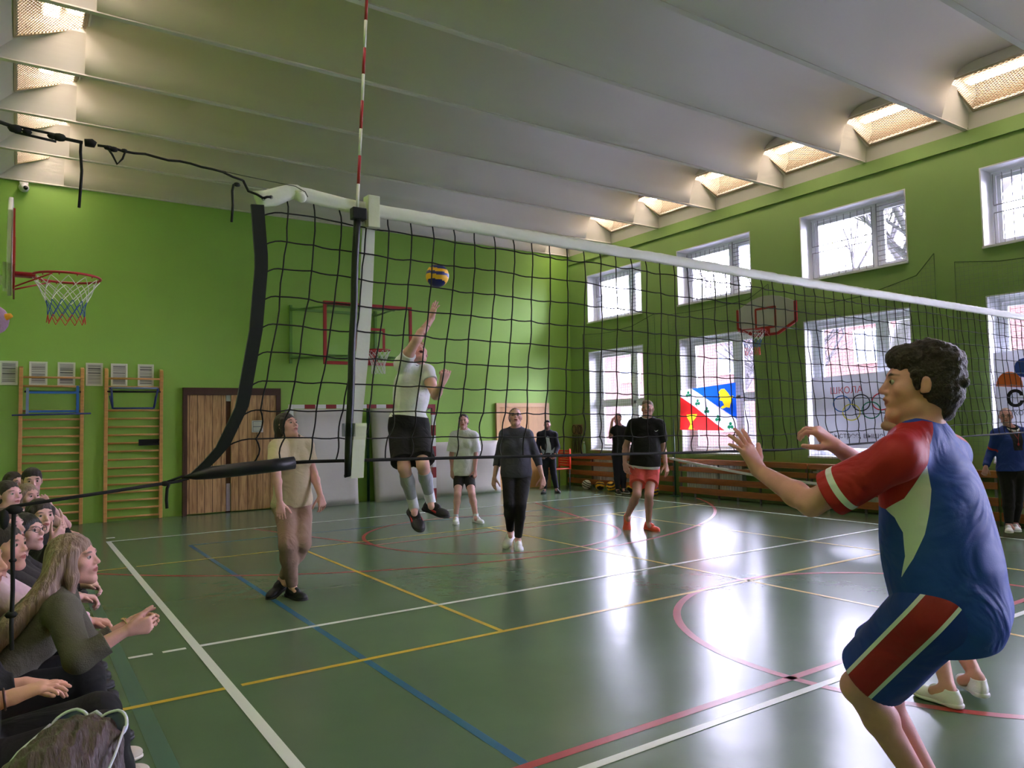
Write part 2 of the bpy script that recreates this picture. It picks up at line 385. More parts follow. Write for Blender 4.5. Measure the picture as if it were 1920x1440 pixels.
for (k, side, xi, xo, zi, zo, fy0, fy1, sg) in wells:
    yc = (fy0+fy1)/2; L_ = (fy1-fy0)
    if side not in protos:
        root = empty('ceiling_light', (xi, yc, zi))
        o0 = (xi, yc, zi)
        # expanded-metal sheet
        U = np.array([xo-xi, 0, zo-zi]); Ul = np.linalg.norm(U); U = U/Ul; V = np.array([0, 1.0, 0]); Nn = np.cross(U, V)
        g = MB(); pu, pv = 0.036, 0.066                       # diamond pitch across / along
        C0 = np.array([xi, fy0, zi])
        def clipseg(a, b):
            t0, t1 = 0.0, 1.0; d = (b[0]-a[0], b[1]-a[1])
            for i, (lo, hi) in enumerate(((0, Ul), (0, L_))):
                if abs(d[i]) < 1e-9:
                    if a[i] < lo or a[i] > hi: return None
                    continue
                q0, q1 = (lo-a[i])/d[i], (hi-a[i])/d[i]
                if q0 > q1: q0, q1 = q1, q0
                t0, t1 = max(t0, q0), min(t1, q1)
            if t0 >= t1: return None
            return [(a[0]+d[0]*t, a[1]+d[1]*t) for t in (t0, t1)]
        nn = int((L_+Ul*pv/pu)/pv)+2
        for sgn in (1, -1):
            for i in range(-nn, nn+1):
                a = (0, i*pv); b = (Ul, i*pv+sgn*Ul*pv/pu)
                s_ = clipseg(a, b)
                if not s_: continue
                p, q = [C0+U*c[0]+V*c[1] for c in s_]
                dd = (q-p)/2; ln = np.linalg.norm(dd)
                if ln < 0.004: continue
                sd = np.cross(dd/ln, Nn)
                g.obox((p+q)/2, dd, sd*0.0028, Nn*0.0028)
        g.build('grating', GRATE, root, local=o0)
        f = MB(); cc = C0+U*Ul/2+V*L_/2
        for uu in (0.012, Ul-0.012): f.obox(C0+U*uu+V*L_/2, U*0.014, V*L_/2, Nn*0.012)
        for vv in (0.012, L_-0.012): f.obox(C0+U*Ul/2+V*vv, U*Ul/2, V*0.014, Nn*0.012)
        f.build('grating_frame', GRATE, root, local=o0)
        for j, uu in enumerate((0.17, 0.50)):
            xx = xi+(xo-xi)*uu
            zz_ = zi+(zo-zi)*uu+0.13
            t_ = MB().box((xx-0.075, fy0+0.10, zz_), (xx+0.075, fy1-0.10, zz_+0.02)).build('lamp_panel', TUBE, root, local=o0)
            MB().box((xx-0.09, fy0+0.08, zz_+0.022), (xx+0.09, fy1-0.08, zz_+0.06)).build('lamp_housing', GRATE, root, local=o0)
        protos[side] = root; r_ = root
    else:
        r_ = copy_tree(protos[side]); r_.location = (xi, yc, zi)
    tag(r_, '%s grated light well from the far green wall, %s row of the ceiling' % (ordn[k], 'window-side' if side else 'spectator-side'),
        'ceiling light', 'grated light wells along the ceiling edges')

# outside: brick school wing and bare trees -----------------------------------------------------------
BRICK = bpy.data.materials.new('pink_brick'); BRICK.use_nodes = True
_n = BRICK.node_tree.nodes; _l = BRICK.node_tree.links; _b = _n['Principled BSDF']; _b.inputs['Roughness'].default_value = 0.9
_t = _n.new('ShaderNodeTexBrick'); _t.inputs['Scale'].default_value = 3.0
_t.inputs['Color1'].default_value = (*s2l((66, 38, 34)), 1); _t.inputs['Color2'].default_value = (*s2l((58, 33, 30)), 1); _t.inputs['Mortar'].default_value = (*s2l((76, 62, 58)), 1)
_c = _n.new('ShaderNodeTexCoord'); _m = _n.new('ShaderNodeMapping'); _m.inputs['Rotation'].default_value = (0, PI/2, PI/2)
_l.new(_c.outputs['Object'], _m.inputs['Vector']); _l.new(_m.outputs['Vector'], _t.inputs['Vector']); _l.new(_t.outputs['Color'], _b.inputs['Base Color'])
bld = empty('brick_building', (32, 10, -1), 'pink brick building with white windows standing beyond the gym windows', 'building')
lc = (32, 10, -1)
MB().box((32, -8, -1), (40, 40, 6.3)).build('wall', BRICK, bld, local=lc)
MB().box((31.6, -8.4, 6.3), (40.4, 40.4, 6.7)).build('roof', mat('snowy_roof', (96, 100, 116), rough=0.9), bld, local=lc)
WG = mat('pale_window_glass', (60, 68, 84), rough=0.2)
for i in range(11):
    for z in (0.8, 4.0):
        y = -5+i*4.1
        f = MB().box((31.9, y, z), (31.99, y+1.9, z+1.6)).build('window', PVC, bld, local=lc)
        MB().box((31.86, y+0.1, z+0.1), (31.9, y+0.9, z+1.5)).box((31.86, y+1.0, z+0.1), (31.9, y+1.8, z+1.5)).build('pane', WG, f, local=lc)
struct(MB().box((X1+0.6, -30, -1.2), (60, 50, -1.0)).build('ground', mat('snow_ground', (110, 112, 120), rough=0.9)))
BARK = mat('grey_bark', (48, 45, 48), rough=0.9, var=0.2)
def tree(x, y, h, seed, label):
    rd = random.Random(seed); m = MB()
    def br(p, d, ln, r, lev):
        pts = [p]; q = np.array(p, float); dd = np.array(d, float)
        for _ in range(4):
            dd = dd+np.array([rd.uniform(-.16, .16), rd.uniform(-.16, .16), rd.uniform(-.05, .12)]); dd /= np.linalg.norm(dd)
            q = q+dd*ln/4; pts.append(q.copy())
        m.tube(pts, [r*(1-0.13*i) for i in range(5)], 5 if lev else 8, cap=False)
        if lev < 4:
            for _ in range(4 if lev < 3 else 5):
                i = rd.randint(1, 4) if lev else rd.randint(2, 4); a = rd.uniform(0, 2*PI)
                nd = dd*0.75+np.array([math.cos(a), math.sin(a), rd.uniform(0.0, .7)])*0.75
                br(pts[i], nd/np.linalg.norm(nd), ln*rd.uniform(.55, .75), r*0.48, lev+1)
    br((x, y, -1.0), (0, 0, 1), h*0.42, h*0.022, 0)
    tag(m.build('bare_tree', BARK, smooth=True), label, 'tree', 'bare trees outside the windows')
tree(18.5, 10.5, 11, 1, 'bare tree outside, seen through the window behind the flag')
tree(24.5, 17.5, 12, 2, 'bare tree outside, farthest toward the corner of the gym')
tree(25.5, 3.0, 13, 5, 'bare tree outside, seen through the window with the rings banner')
_tp = at(1608, 500, 15.0)
tree(float(_tp[0]), float(_tp[1]), 15, 9, 'thick bare tree outside, seen through the third upper window')
tree(16.0, -3.5, 11, 4, 'bare tree outside, seen through the window at the right edge')

# ================================================================== VOLLEYBALL NET (stands in the plane y = 0)
def lerp(x, xs, ys): return float(np.interp(x, xs, ys))
def net_top(x): return lerp(x, [-0.42, -0.27, -0.04, 1.1, 2.7, 5.6, 9.5], [2.352, 2.395, 2.375, 2.36, 2.34, 2.32, 2.36])
def net_shift(x): return lerp(x, [-0.3, 0.4, 1.0, 1.9, 2.6, 4.5, 9.4], [-0.115, -0.11, -0.04, 0.0, 0.08, 0.12, 0.02])
def rope_z(x): return lerp(x, [-0.57, -0.27, 0.34, 1.7, 2.5, 3.4, 9.5], [1.372, 1.402, 1.39, 1.36, 1.345, 1.36, 1.40])
net = empty('volleyball_net', (-0.4, 0, 1.37), 'black volleyball net with white top tape strung across the court', 'net')
NL = (-0.4, 0, 1.37)
def nodez(x, v):
    t, b = net_top(x)-0.10, rope_z(x)+0.085
    return t+(b-t)*v/8.0
def side_x(z): return lerp(z, [1.372, 1.45, 1.6, 1.86, 2.1, 2.30], [-0.60, -0.52, -0.45, -0.405, -0.385, -0.40])
cr_ = random.Random(3)
def wob(): return cr_.uniform(-.006, .006)
cols = [-0.29+0.0975*i for i in range(100)]
nodes = {}
for i, x in enumerate(cols):
    if x > 9.35: break
    for v in range(9):
        f = (v/8.0)**1.4
        nodes[i, v] = np.array([x+net_shift(x)*f+wob()*0.5, wob(), nodez(x, v)+wob()*0.5])
    top = np.array([x-0.006, 0, net_top(x)-0.05]); bot = np.array([x+net_shift(x)*1.1, 0, rope_z(x)])
    nodes[i, -1] = top; nodes[i, 9] = bot
ni = max(k[0] for k in nodes)+1
m = MB()
def cord(mb, a, b, r=0.0027, sag=0.0, side=0.0, n=4):
    pts = []
    for i in range(n+1):
        t = i/n; p = a*(1-t)+b*t; p = p+np.array([side*math.sin(PI*t), 0, -sag*math.sin(PI*t)]); pts.append(p)
    mb.tube(pts, r, 6, cap=False)
for i in range(ni):
    for v in range(-1, 9):
        lo = v >= 7
        cord(m, nodes[i, v], nodes[i, v+1], side=(cr_.uniform(-.014, .018) if lo else wob()*0.5), n=5 if lo else 2)
for v in range(9):
    z0 = nodes[0, v]; a = np.array([side_x(z0[2]-0.02)+0.012, 0, z0[2]-0.022])
    cord(m, a, z0, sag=-0.008)
    for i in range(ni-1): cord(m, nodes[i, v], nodes[i+1, v], sag=cr_.uniform(-.002, .006), n=3)
for key, p in nodes.items():
    if 0 <= key[1] <= 8: m.sphere(p, 0.0048, 6)
m.build('netting', BLACKC, net, smooth=True, local=NL)
# white top tape with a folded end piece
def ribbon(mb, top, bot, thick=0.006, cols_=None, seed=1, wr=0.003):
    rd = random.Random(seed); vs = []; n = len(top); NR = 5
    for i in range(n):
        for j in range(NR+1):
            t = j/NR; p = np.array(top[i])*(1-t)+np.array(bot[i])*t
            off = rd.uniform(-wr, wr); bulge = 0.0045*math.sin(PI*t)
            vs.append(p+np.array([0, -bulge-thick/2+off, rd.uniform(-wr, wr)*0.5 if j in (0, NR) else 0]))
    base = len(vs)
    for i in range(n):
        for j in range(NR+1):
            q = vs[i*(NR+1)+j]; vs.append(np.array([q[0], -q[1]+0.0, q[2]]))
    fs = []
    for i in range(n-1):
        for j in range(NR):
            a = i*(NR+1)+j; b = a+NR+1
            fs.append((a, a+1, b+1, b)); fs.append((base+a, base+b, base+b+1, base+a+1))
        a = i*(NR+1); b = a+NR+1; fs.append((a, b, base+b, base+a)); a += NR; b += NR; fs.append((a, base+a, base+b, b))
    for a in (0, (n-1)*(NR+1)):
        for j in range(NR): fs.append((a+j, base+a+j, base+a+j+1, a+j+1))
    mb.add(vs, fs)
xs = list(np.arange(-0.27, 9.40, 0.03))
m = MB(); ribbon(m, [(x, 0, net_top(x)) for x in xs], [(x, 0, net_top(x)-0.052) for x in xs])
m.build('top_tape', WVIN, net, smooth=True, local=NL)
m = MB(); e_t = [(-0.415, 0, 2.350), (-0.38, -.002, 2.358), (-0.33, -.004, 2.378), (-0.29, -.004, 2.394), (-0.258, 0, 2.398), (-0.245, 0, 2.392)]
e_b = [(-0.398, 0, 2.298), (-0.372, -.002, 2.302), (-0.33, -.004, 2.312), (-0.30, -.004, 2.330), (-0.262, 0, 2.352), (-0.245, 0, 2.350)]
ribbon(m, e_t, e_b, wr=0.0008); m.sphere((-0.248, -0.012, 2.352), (0.02, 0.012, 0.02), 10)
en = m.build('tape_end', WVIN, net, smooth=True, local=NL)
m = MB()
for c in ((-0.383, -0.016, 2.325), (-0.357, -0.018, 2.334)):
    m.tube([(c[0]+0.006*math.cos(a), c[1], c[2]+0.006*math.sin(a)) for a in np.linspace(0, 2*PI, 10)[:-1]], 0.0016, 6, closed=True)
m.build('eyelet', mat('steel', (150, 150, 150), rough=0.3, metal=1.0), en, smooth=True, local=NL)
# side band, bottom pocket and ropes
m = MB(); vs = []
zs = np.linspace(2.302, 1.375, 22)
for z in zs:
    x = side_x(z); vs += [(x-0.022, -0.006, z), (x+0.022, -0.006, z+0.004), (x+0.022, 0.006, z+0.004), (x-0.022, 0.006, z)]
fs = []
for i in range(len(zs)-1):
    for j in range(4): fs.append((i*4+j, i*4+(j+1) % 4, (i+1)*4+(j+1) % 4, (i+1)*4+j))
fs += [(3, 2, 1, 0), tuple(len(vs)-4+q for q in range(4))]
m.add(vs, fs); m.build('side_band', BLACKV, net, local=NL)
m = MB(); m.tube([(-0.635, 0, 1.369), (-0.60, 0, 1.372), (-0.55, 0, 1.379), (-0.45, 0, 1.386), (-0.36, 0, 1.392), (-0.273, 0, 1.400)], [0.004, 0.014, 0.022, 0.0235, 0.0235, 0.0225], 10)
m.build('bottom_pocket', BLACKV, net, smooth=True, local=NL)
m = MB(); pts = [(x, wob()*0.3, rope_z(x)) for x in np.arange(-0.29, 9.45, 0.08)]
m.tube(pts, 0.0062, 8); m.build('bottom_rope', BLACKC, net, smooth=True, local=NL)
# guy ropes with knots and turnbuckle on the spectators' side
def knot(mb, c, r): mb.sphere(c, (r*1.5, r, r), 8)
m = MB()
m.tube([(-1.41, 0, 2.455), (-1.14, 0, 2.44), (-1.105, 0, 2.432)], 0.006, 8)
m.tube([(-1.105, 0, 2.437), (-1.0, 0, 2.431)], 0.004, 6); m.tube([(-1.105, 0, 2.418), (-1.0, 0, 2.41)], 0.004, 6)
knot(m, (-1.105, 0, 2.428), 0.013); knot(m, (-0.992, 0, 2.425), 0.013); knot(m, (-1.075, 0, 2.425), 0.009); knot(m, (-1.01, 0, 2.425), 0.01)
m.tube([(-0.99, 0, 2.424), (-0.93, 0, 2.421)], 0.0055, 8)
m.tube([(-0.925, 0, 2.422), (-0.905, 0, 2.424), (-0.895, 0, 2.42)], [0.012, 0.014, 0.010], 8)
pts = [(-0.89, 0, 2.42)]
for i in range(1, 14): pts.append((-0.89+0.034*i, 0, 2.42-0.0012*i-0.006*max(0, i-9)**1.3*0.55+0.003*math.sin(i*1.9)))
m.tube(pts, 0.0042, 8)
m.tube([pts[-1], (-0.43, 0, 2.348), (-0.405, -0.012, 2.338), (-0.384, -0.02, 2.325)], 0.0045, 8)
m.tube([(-0.384, -0.021, 2.325), (-0.372, -0.022, 2.331), (-0.357, -0.02, 2.334)], 0.0045, 8)
knot(m, (-0.468, 0, 2.365), 0.008)
m.tube([(-0.865, 0, 2.42), (-0.85, 0, 2.40), (-0.835, 0, 2.37), (-0.82, 0, 2.39), (-0.812, 0, 2.417)], 0.0035, 6)
knot(m, (-0.845, 0, 2.416), 0.009); knot(m, (-0.862, 0, 2.418), 0.008); knot(m, (-0.815, 0, 2.417), 0.007)
m.build('upper_guy_rope', BLACKC, net, smooth=True, local=NL)
m = MB()
m.tube([(-0.935, 0, 2.42), (-0.936, 0, 2.39), (-0.932, 0, 2.33), (-0.935, 0, 2.27), (-0.938, 0, 2.215)], 0.0042, 8)
m.build('hanging_strap', BLACKC, net, smooth=True, local=NL)
m = MB(); m.tube([(-0.47, 0, 2.366), (-0.480, 0, 2.362), (-0.484, 0, 2.34), (-0.482, 0, 2.29), (-0.486, 0, 2.232)], 0.0042, 8)
m.build('hanging_strap', BLACKC, net, smooth=True, local=NL)
m = MB(); m.tube([(-0.66, 0, 2.414), (-0.45, 0, 2.400), (-0.27, -0.014, 2.388), (-0.235, -0.018, 2.372), (-0.225, -0.016, 2.355)], 0.0016, 6)
m.build('steel_cable', mat('dark_cable', (70, 68, 64), rough=0.5), net, smooth=True, local=NL)
m = MB()
m.tube([(-1.41, 0, 1.275), (-1.13, 0, 1.291), (-1.10, 0, 1.310), (-0.64, 0, 1.358)], 0.0052, 8)
m.tube([(-0.70, 0, 1.352), (-0.64, 0, 1.372), (-0.62, 0, 1.371)], 0.004, 6); m.tube([(-0.70, 0, 1.350), (-0.62, 0, 1.363)], 0.004, 6)
knot(m, (-0.69, 0, 1.352), 0.009); knot(m, (-1.09, 0, 1.30), 0.014)
m.sphere((-1.115, -0.01, 1.275), (0.013, 0.01, 0.030), 8)
m.build('lower_guy_rope', BLACKC, net, smooth=True, local=NL)
m = MB(); m.tube([(-0.678, 0, 1.352), (-0.684, 0, 1.335), (-0.686, 0, 1.30), (-0.684, 0, 1.272)], 0.0048, 8); m.build('hanging_strap', BLACKC, net, smooth=True, local=NL)
m = MB(); m.tube([(-1.092, 0, 1.30), (-1.094, 0, 1.2), (-1.092, 0, 1.07), (-1.094, 0, 0.97), (-1.092, 0, 0.90)], 0.0058, 8)
knot(m, (-1.093, 0, 1.155), 0.007); knot(m, (-1.095, 0, 1.0), 0.011)
m.build('hanging_strap', BLACKC, net, smooth=True, local=NL)
# hooks of the net lines: wall eye on the spectators' side, post on the far side
for z in (2.455, 1.275):
    MB().box((X0, -0.02, z-0.03), (X0+0.015, 0.02, z+0.03)).build('wall_hook', mat('steel', (150, 150, 150)), net, local=NL)
m = MB(); m.tube([(9.55, 0, 0), (9.55, 0, 2.5)], 0.04, 16); m.tube([(9.36, 0, 2.33), (9.55, 0, 2.36)], 0.005, 6); m.tube([(9.36, 0, 1.40), (9.55, 0, 1.40)], 0.005, 6)
m.build('net_post', WPAINT, net, smooth=True, local=NL)

# antenna in its black sleeve -------------------------------------------
ant = empty('net_antenna', (-0.085, -0.02, 1.35), 'red and white striped antenna standing up from the near end of the net', 'antenna')
AL = (-0.085, -0.02, 1.35)
a0 = np.array([-0.085, -0.024, 1.345]); a1 = np.array([-0.035, -0.016, 2.37]); a2 = np.array([0.012, -0.016, 3.22])
def antp(z):
    return a0+(a1-a0)*((z-a0[2])/(a1[2]-a0[2])) if z < a1[2] else a1+(a2-a1)*((z-a1[2])/(a2[2]-a1[2]))
zb = [2.33, 2.435, 2.545, 2.65, 2.76, 2.865, 2.97, 3.08, 3.22]
for i in range(8):
    z0, z1 = zb[i], zb[i+1]
    MB().tube([antp(z0), antp(z1)], 0.0058, 10).build('rod_stripe', mat('white_rod', (232, 228, 224), rough=0.35) if i % 2 == 0 else mat('red_rod', (176, 30, 44), rough=0.35), ant, smooth=True, local=AL)
m = MB(); zz = np.linspace(1.345, 2.335, 12); m.tube([antp(z)+np.array([0.0015*math.sin(z*20), 0, 0]) for z in zz], 0.0135, 12)
m.tube([antp(1.345)+np.array([-0.012, 0, -0.002]), antp(1.345)+np.array([0.02, 0, 0.004])], 0.006, 6)
m.build('sleeve', BLACKV, ant, smooth=True, local=AL)
# white side marker band with its wrap-around pads
sb = empty('side_marker_band', (-0.02, -0.03, 1.35), 'white vertical marker band with stitched pads strapped on the net beside the antenna', 'net band')
SL = (-0.02, -0.03, 1.35)
def bandx(z): return lerp(z, [1.335, 1.55, 1.8, 2.0, 2.32], [-0.055, -0.042, -0.012, 0.004, 0.018])
def strip(mb, z0, z1, half, y, th, dx=0.0, seed=2, n=24, amp=0.002):
    rd = random.Random(seed); vs = []
    for z in np.linspace(z0, z1, n):
        x = bandx(z)+dx; o_ = rd.uniform(-amp, amp)
        vs += [(x-half, y+o_, z), (x+half, y+o_, z), (x+half, y-th+o_, z), (x-half, y-th+o_, z)]
    fs = []
    for i in range(n-1):
        for j in range(4): fs.append((i*4+j, i*4+(j+1) % 4, (i+1)*4+(j+1) % 4, (i+1)*4+j))
    fs += [(3, 2, 1, 0), tuple((n-1)*4+q for q in range(4))]
    mb.add(vs, fs)
m = MB(); strip(m, 1.35, 2.32, 0.026, 0.012, 0.004, 0.002); m.build('band', WVIN, sb, local=SL)
WV2 = mat('ivory_vinyl', (214, 212, 196), rough=0.45, bump=0.3, bscale=14)
m = MB(); m.box((0.002, -0.030, 2.275), (0.050, 0.020, 2.398)); m.build('upper_pad', WV2, sb, bevel=0.003, local=SL)
m = MB(); strip(m, 1.335, 1.475, 0.024, -0.032, 0.006, 0.002, 5, 8, .0008); m.build('lower_pad', WVIN, sb, local=SL)
m = MB(); strip(m, 1.475, 1.535, 0.024, -0.030, 0.008, 0.004, 6, 6); m.build('lower_pad', WV2, sb, local=SL)
m = MB(); m.box((-0.062, -0.040, 2.296), (-0.008, -0.004, 2.340)); m.build('buckle_sleeve', BLACKV, sb, bevel=0.003, local=SL)
m = MB(); m.box((-0.098, -0.044, 1.487), (-0.062, -0.004, 1.535)); m.build('clear_sleeve', glass_mat('clear_plastic', (210, 215, 220)), sb, local=SL)

# ================================================================== WALL FURNITURE
def hoop_net(mb_by_col, cx, cy, z, R, h, bands, n=12, r=0.0035, narrow=0.55):
    """basketball net: crossing cords, coloured in horizontal bands; returns list of MB per band"""
    rows = 6; out = {}
    for j in range(rows):
        t0, t1 = j/rows, (j+1)/rows
        c = bands[min(len(bands)-1, int(t0*len(bands)))]
        b = out.setdefault(c, MB())
        def rad(t): return R*(1-(1-narrow)*min(1, t*1.6)**0.8+0.06*max(0, t-0.6))
        for i in range(n):
            for sgn in (1, -1):
                a0_ = 2*PI*(i+0.5*(j % 2))/n; a1_ = a0_+sgn*PI/n
                p = [(cx+rad(t)*math.cos(a0_+(a1_-a0_)*u), cy+rad(t)*math.sin(a0_+(a1_-a0_)*u), z-0.02-h*t) for u, t in ((0, t0), (.5, (t0+t1)/2), (1, t1))]
                b.tube(p, r, 5, cap=False)
    return out
def ring(mb, cx, cy, z, R, r, n=36):
    mb.tube([(cx+R*math.cos(2*PI*k/n), cy+R*math.sin(2*PI*k/n), z) for k in range(n)], r, 8, closed=True)
NETW = mat('white_net_cord', (220, 220, 214), rough=0.7); NETB = mat('blue_net_cord', (50, 84, 150), rough=0.7); NETR = mat('red_net_cord', (196, 62, 52), rough=0.7)

# 1: glass backboard on the far green wall
bb = empty('basketball_hoop', (4.45, Y1, 3.0), 'basketball hoop with clear red-framed backboard on the far green wall', 'basketball hoop')
BLc = (4.45, Y1, 3.0); yb_ = 10.5
bx0, bx1, bz0, bz1 = 3.555, 5.345, 2.665, 3.835
m = MB(); t = 0.06
m.box((bx0, yb_-.02, bz0), (bx0+t, yb_+.02, bz1)); m.box((bx1-t, yb_-.02, bz0), (bx1, yb_+.02, bz1)); m.box((bx0+t, yb_-.02, bz0), (bx1-t, yb_+.02, bz0+t)); m.box((bx0+t, yb_-.02, bz1-t), (bx1-t, yb_+.02, bz1))
m.build('backboard_frame', RED, bb, bevel=0.004, local=BLc)
MB().box((bx0+t, yb_-.006, bz0+t), (bx1-t, yb_+.006, bz1-t)).build('backboard', glass_mat('acrylic_board', (250, 253, 249)), bb, local=BLc)
m = MB(); ix0, ix1, iz0, iz1 = 4.17, 4.77, 2.93, 3.38; t = 0.05
m.box((ix0, yb_-.014, iz0), (ix0+t, yb_-.007, iz1)); m.box((ix1-t, yb_-.014, iz0), (ix1, yb_-.007, iz1)); m.box((ix0+t, yb_-.014, iz1-t), (ix1-t, yb_-.007, iz1)); m.box((ix0+t, yb_-.014, iz0), (ix1-t, yb_-.007, iz0+t))
m.box((4.34, yb_-.02, bz0+.02), (4.60, yb_-.015, 2.93))
m.build('target_square', RED, bb, local=BLc)
m = MB(); ring(m, 4.47, 10.13, 2.92, 0.225, 0.009); m.box((4.40, 10.35, 2.88), (4.54, 10.49, 2.93)); m.tube([(4.40, 10.48, 2.76), (4.36, 10.32, 2.91)], .007); m.tube([(4.54, 10.48, 2.76), (4.58, 10.32, 2.91)], .007)
rim = m.build('rim', RED, bb, smooth=True, local=BLc)
for c, b in hoop_net(None, 4.47, 10.13, 2.92, 0.22, 0.42, [NETW]).items(): b.build('net', c, rim, smooth=True, local=BLc)
m = MB(); GM = mat('green_mount_metal', (104, 150, 66), rough=0.5)
zt, zl = 3.78, 2.85
for x in (3.25, 5.0):
    m.box((x, Y1-.05, zl-.1), (x+.05, Y1, zt+.1))
    for z in (zl, zt): m.tube([(x+.025, Y1-.05, z), (x+0.45 if x < 4 else x-.05, yb_+.04, z-.02)], .02, 8)
m.box((3.25, Y1-.05, zt), (5.05, Y1-.01, zt+.05)); m.box((3.25, Y1-.05, zl), (5.05, Y1-.01, zl+.05)); m.box((3.62, yb_+.02, zl-.04), (5.0, yb_+.06, zl)); m.box((3.62, yb_+.02, zt-.04), (5.0, yb_+.06, zt))
m.build('mounting_frame', GM, bb, local=BLc)

# 2: fan-shaped board on the window wall pier
hb = empty('basketball_hoop', (X1, 5.35, 3.2), 'basketball hoop with white fan-shaped board between the lower and upper windows', 'basketball hoop')
HL = (X1, 5.35, 3.2); xh = 9.62
# board corners taken round: y from 4.75 (near) to 5.95 (far)
yn, yf = 4.88, 6.06; yc_ = (yn+yf)/2
bz = 2.96
poly = [(yn+0.36, bz), (yn, bz+0.17), (yn, bz+0.50)]
for a in np.linspace(0, 1, 9)[1:-1]: poly.append((yn+(yf-yn)*a, bz+0.50+0.18*math.sin(PI*a)))
poly += [(yf, bz+0.50), (yf, bz+0.17), (yf-0.36, bz)]
MB().prism([(xh, a, b) for a, b in poly], (0.025, 0, 0)).build('backboard', mat('grey_white_board', (196, 192, 188), rough=0.5), hb, local=HL)
m = MB()
def edge(mb, a, b, wd=0.022, x=xh, th=0.035):
    a = np.array((x, *a)); b = np.array((x, *b)); d = (b-a)/2; ln = np.linalg.norm(d); s_ = np.cross(d/ln, (1, 0, 0))
    mb.obox((a+b)/2+np.array([0.008, 0, 0]), d*1.03, s_*wd, np.array([th/2, 0, 0]))
pl = [poly[2], poly[1], poly[0], poly[-1], poly[-2], poly[-3]]
for i in range(5): edge(m, pl[i], pl[i+1])
m.build('board_edge', RED, hb, local=HL)
m = MB(); q0, q1, r0, r1 = yc_-0.20, yc_+0.20, bz+0.12, bz+0.46
for a, b in (((q0, r0), (q0, r1)), ((q1, r0), (q1, r1)), ((q0, r1), (q1, r1)), ((q0, r0), (q1, r0))): edge(m, a, b, 0.018, xh-0.014, 0.006)
m.box((xh-.02, yc_-.09, bz-.01), (xh-.012, yc_+.09, bz+.14)); m.build('target_square', RED, hb, local=HL)
rz_ = bz+0.05
m = MB(); ring(m, xh-.38, yc_, rz_, .225, .009); m.box((xh-.17, yc_-.06, rz_-.03), (xh-.01, yc_+.06, rz_+.01)); m.tube([(xh-.02, yc_-.08, rz_-.08), (xh-.25, yc_-.16, rz_)], .006); m.tube([(xh-.02, yc_+.08, rz_-.08), (xh-.25, yc_+.16, rz_)], .006)
rim = m.build('rim', RED, hb, smooth=True, local=HL)
for c, b in hoop_net(None, xh-.38, yc_, rz_, .22, .40, [NETW, NETB, NETR]).items(): b.build('net', c, rim, smooth=True, local=HL)
m = MB()
for y in (yc_-.25, yc_+.25):
    for z in (bz+.1, bz+.42): m.tube([(X1, y, z), (xh+.02, y, z)], .018)
m.build('mounting_bracket', mat('green_mount_metal', (104, 150, 66)), hb, smooth=True, local=HL)

# 3: white board on the spectators' wall, seen almost edge on
lb = empty('basketball_hoop', (X0, 3.88, 2.7), 'basketball hoop with white board and white-blue-red net on the spectators\' wall', 'basketball hoop')
LL = (X0, 3.88, 2.7); xl = -1.135; cy_, cz_ = 3.88, 2.69
poly = [(cy_-.24, 2.56), (cy_-.45, 2.68), (cy_-.45, 3.05)]
for a in np.linspace(0, 1, 9)[1:-1]: poly.append((cy_-.45+.9*a, 3.05+.19*math.sin(PI*a)))
poly += [(cy_+.45, 3.05), (cy_+.45, 2.68), (cy_+.24, 2.56)]
def lx(z): return xl+0.008*(z-2.6)
MB().prism([(lx(b), a, b) for a, b in poly], (-0.03, 0, 0)).build('backboard', WPAINT, lb, bevel=0.008, local=LL)
m = MB(); pl = [poly[2], poly[1], poly[0], poly[-1], poly[-2], poly[-3]]
for i in range(5): edge(m, pl[i], pl[i+1], 0.025, xl+0.004, 0.012)
q = [(cy_-.2, cz_), (cy_-.2, 3.02), (cy_+.2, 3.02), (cy_+.2, cz_)]
for i in range(4): edge(m, q[i], q[(i+1) % 4], 0.02, xl+0.004, 0.01)
m.build('board_edge', RED, lb, local=LL)
rcx = -0.79
m = MB(); ring(m, rcx, cy_, cz_, .225, .0095, 44); m.box((xl+.005, cy_-.07, cz_-.015), (rcx-.2, cy_+.07, cz_+.005)); m.tube([(xl+.01, cy_-.06, 2.58), (rcx-.1, cy_-.2, cz_-.01)], .006); m.tube([(xl+.01, cy_+.06, 2.58), (rcx-.1, cy_+.2, cz_-.01)], .006)
for k in range(12):
    a = 2*PI*(k+.5)/12; m.sphere((rcx+.222*math.cos(a), cy_+.222*math.sin(a), cz_-.014), .006, 6)
rim = m.build('rim', RED, lb, smooth=True, local=LL)
for c, b in hoop_net(None, rcx, cy_, cz_, .22, .33, [NETW, NETW, NETB, NETR], r=.003).items(): b.build('net', c, rim, smooth=True, local=LL)
m = MB(); m.tube([(X0+.03, cy_, 2.64), (-1.28, cy_, 2.64), (lx(2.64)-.03, cy_, 2.63)], [.05, .045, .03], 12); m.box((-1.19, cy_-.1, 2.57), (-1.165, cy_+.1, 2.75))
m.build('support_arm', WPAINT, lb, smooth=True, local=LL)

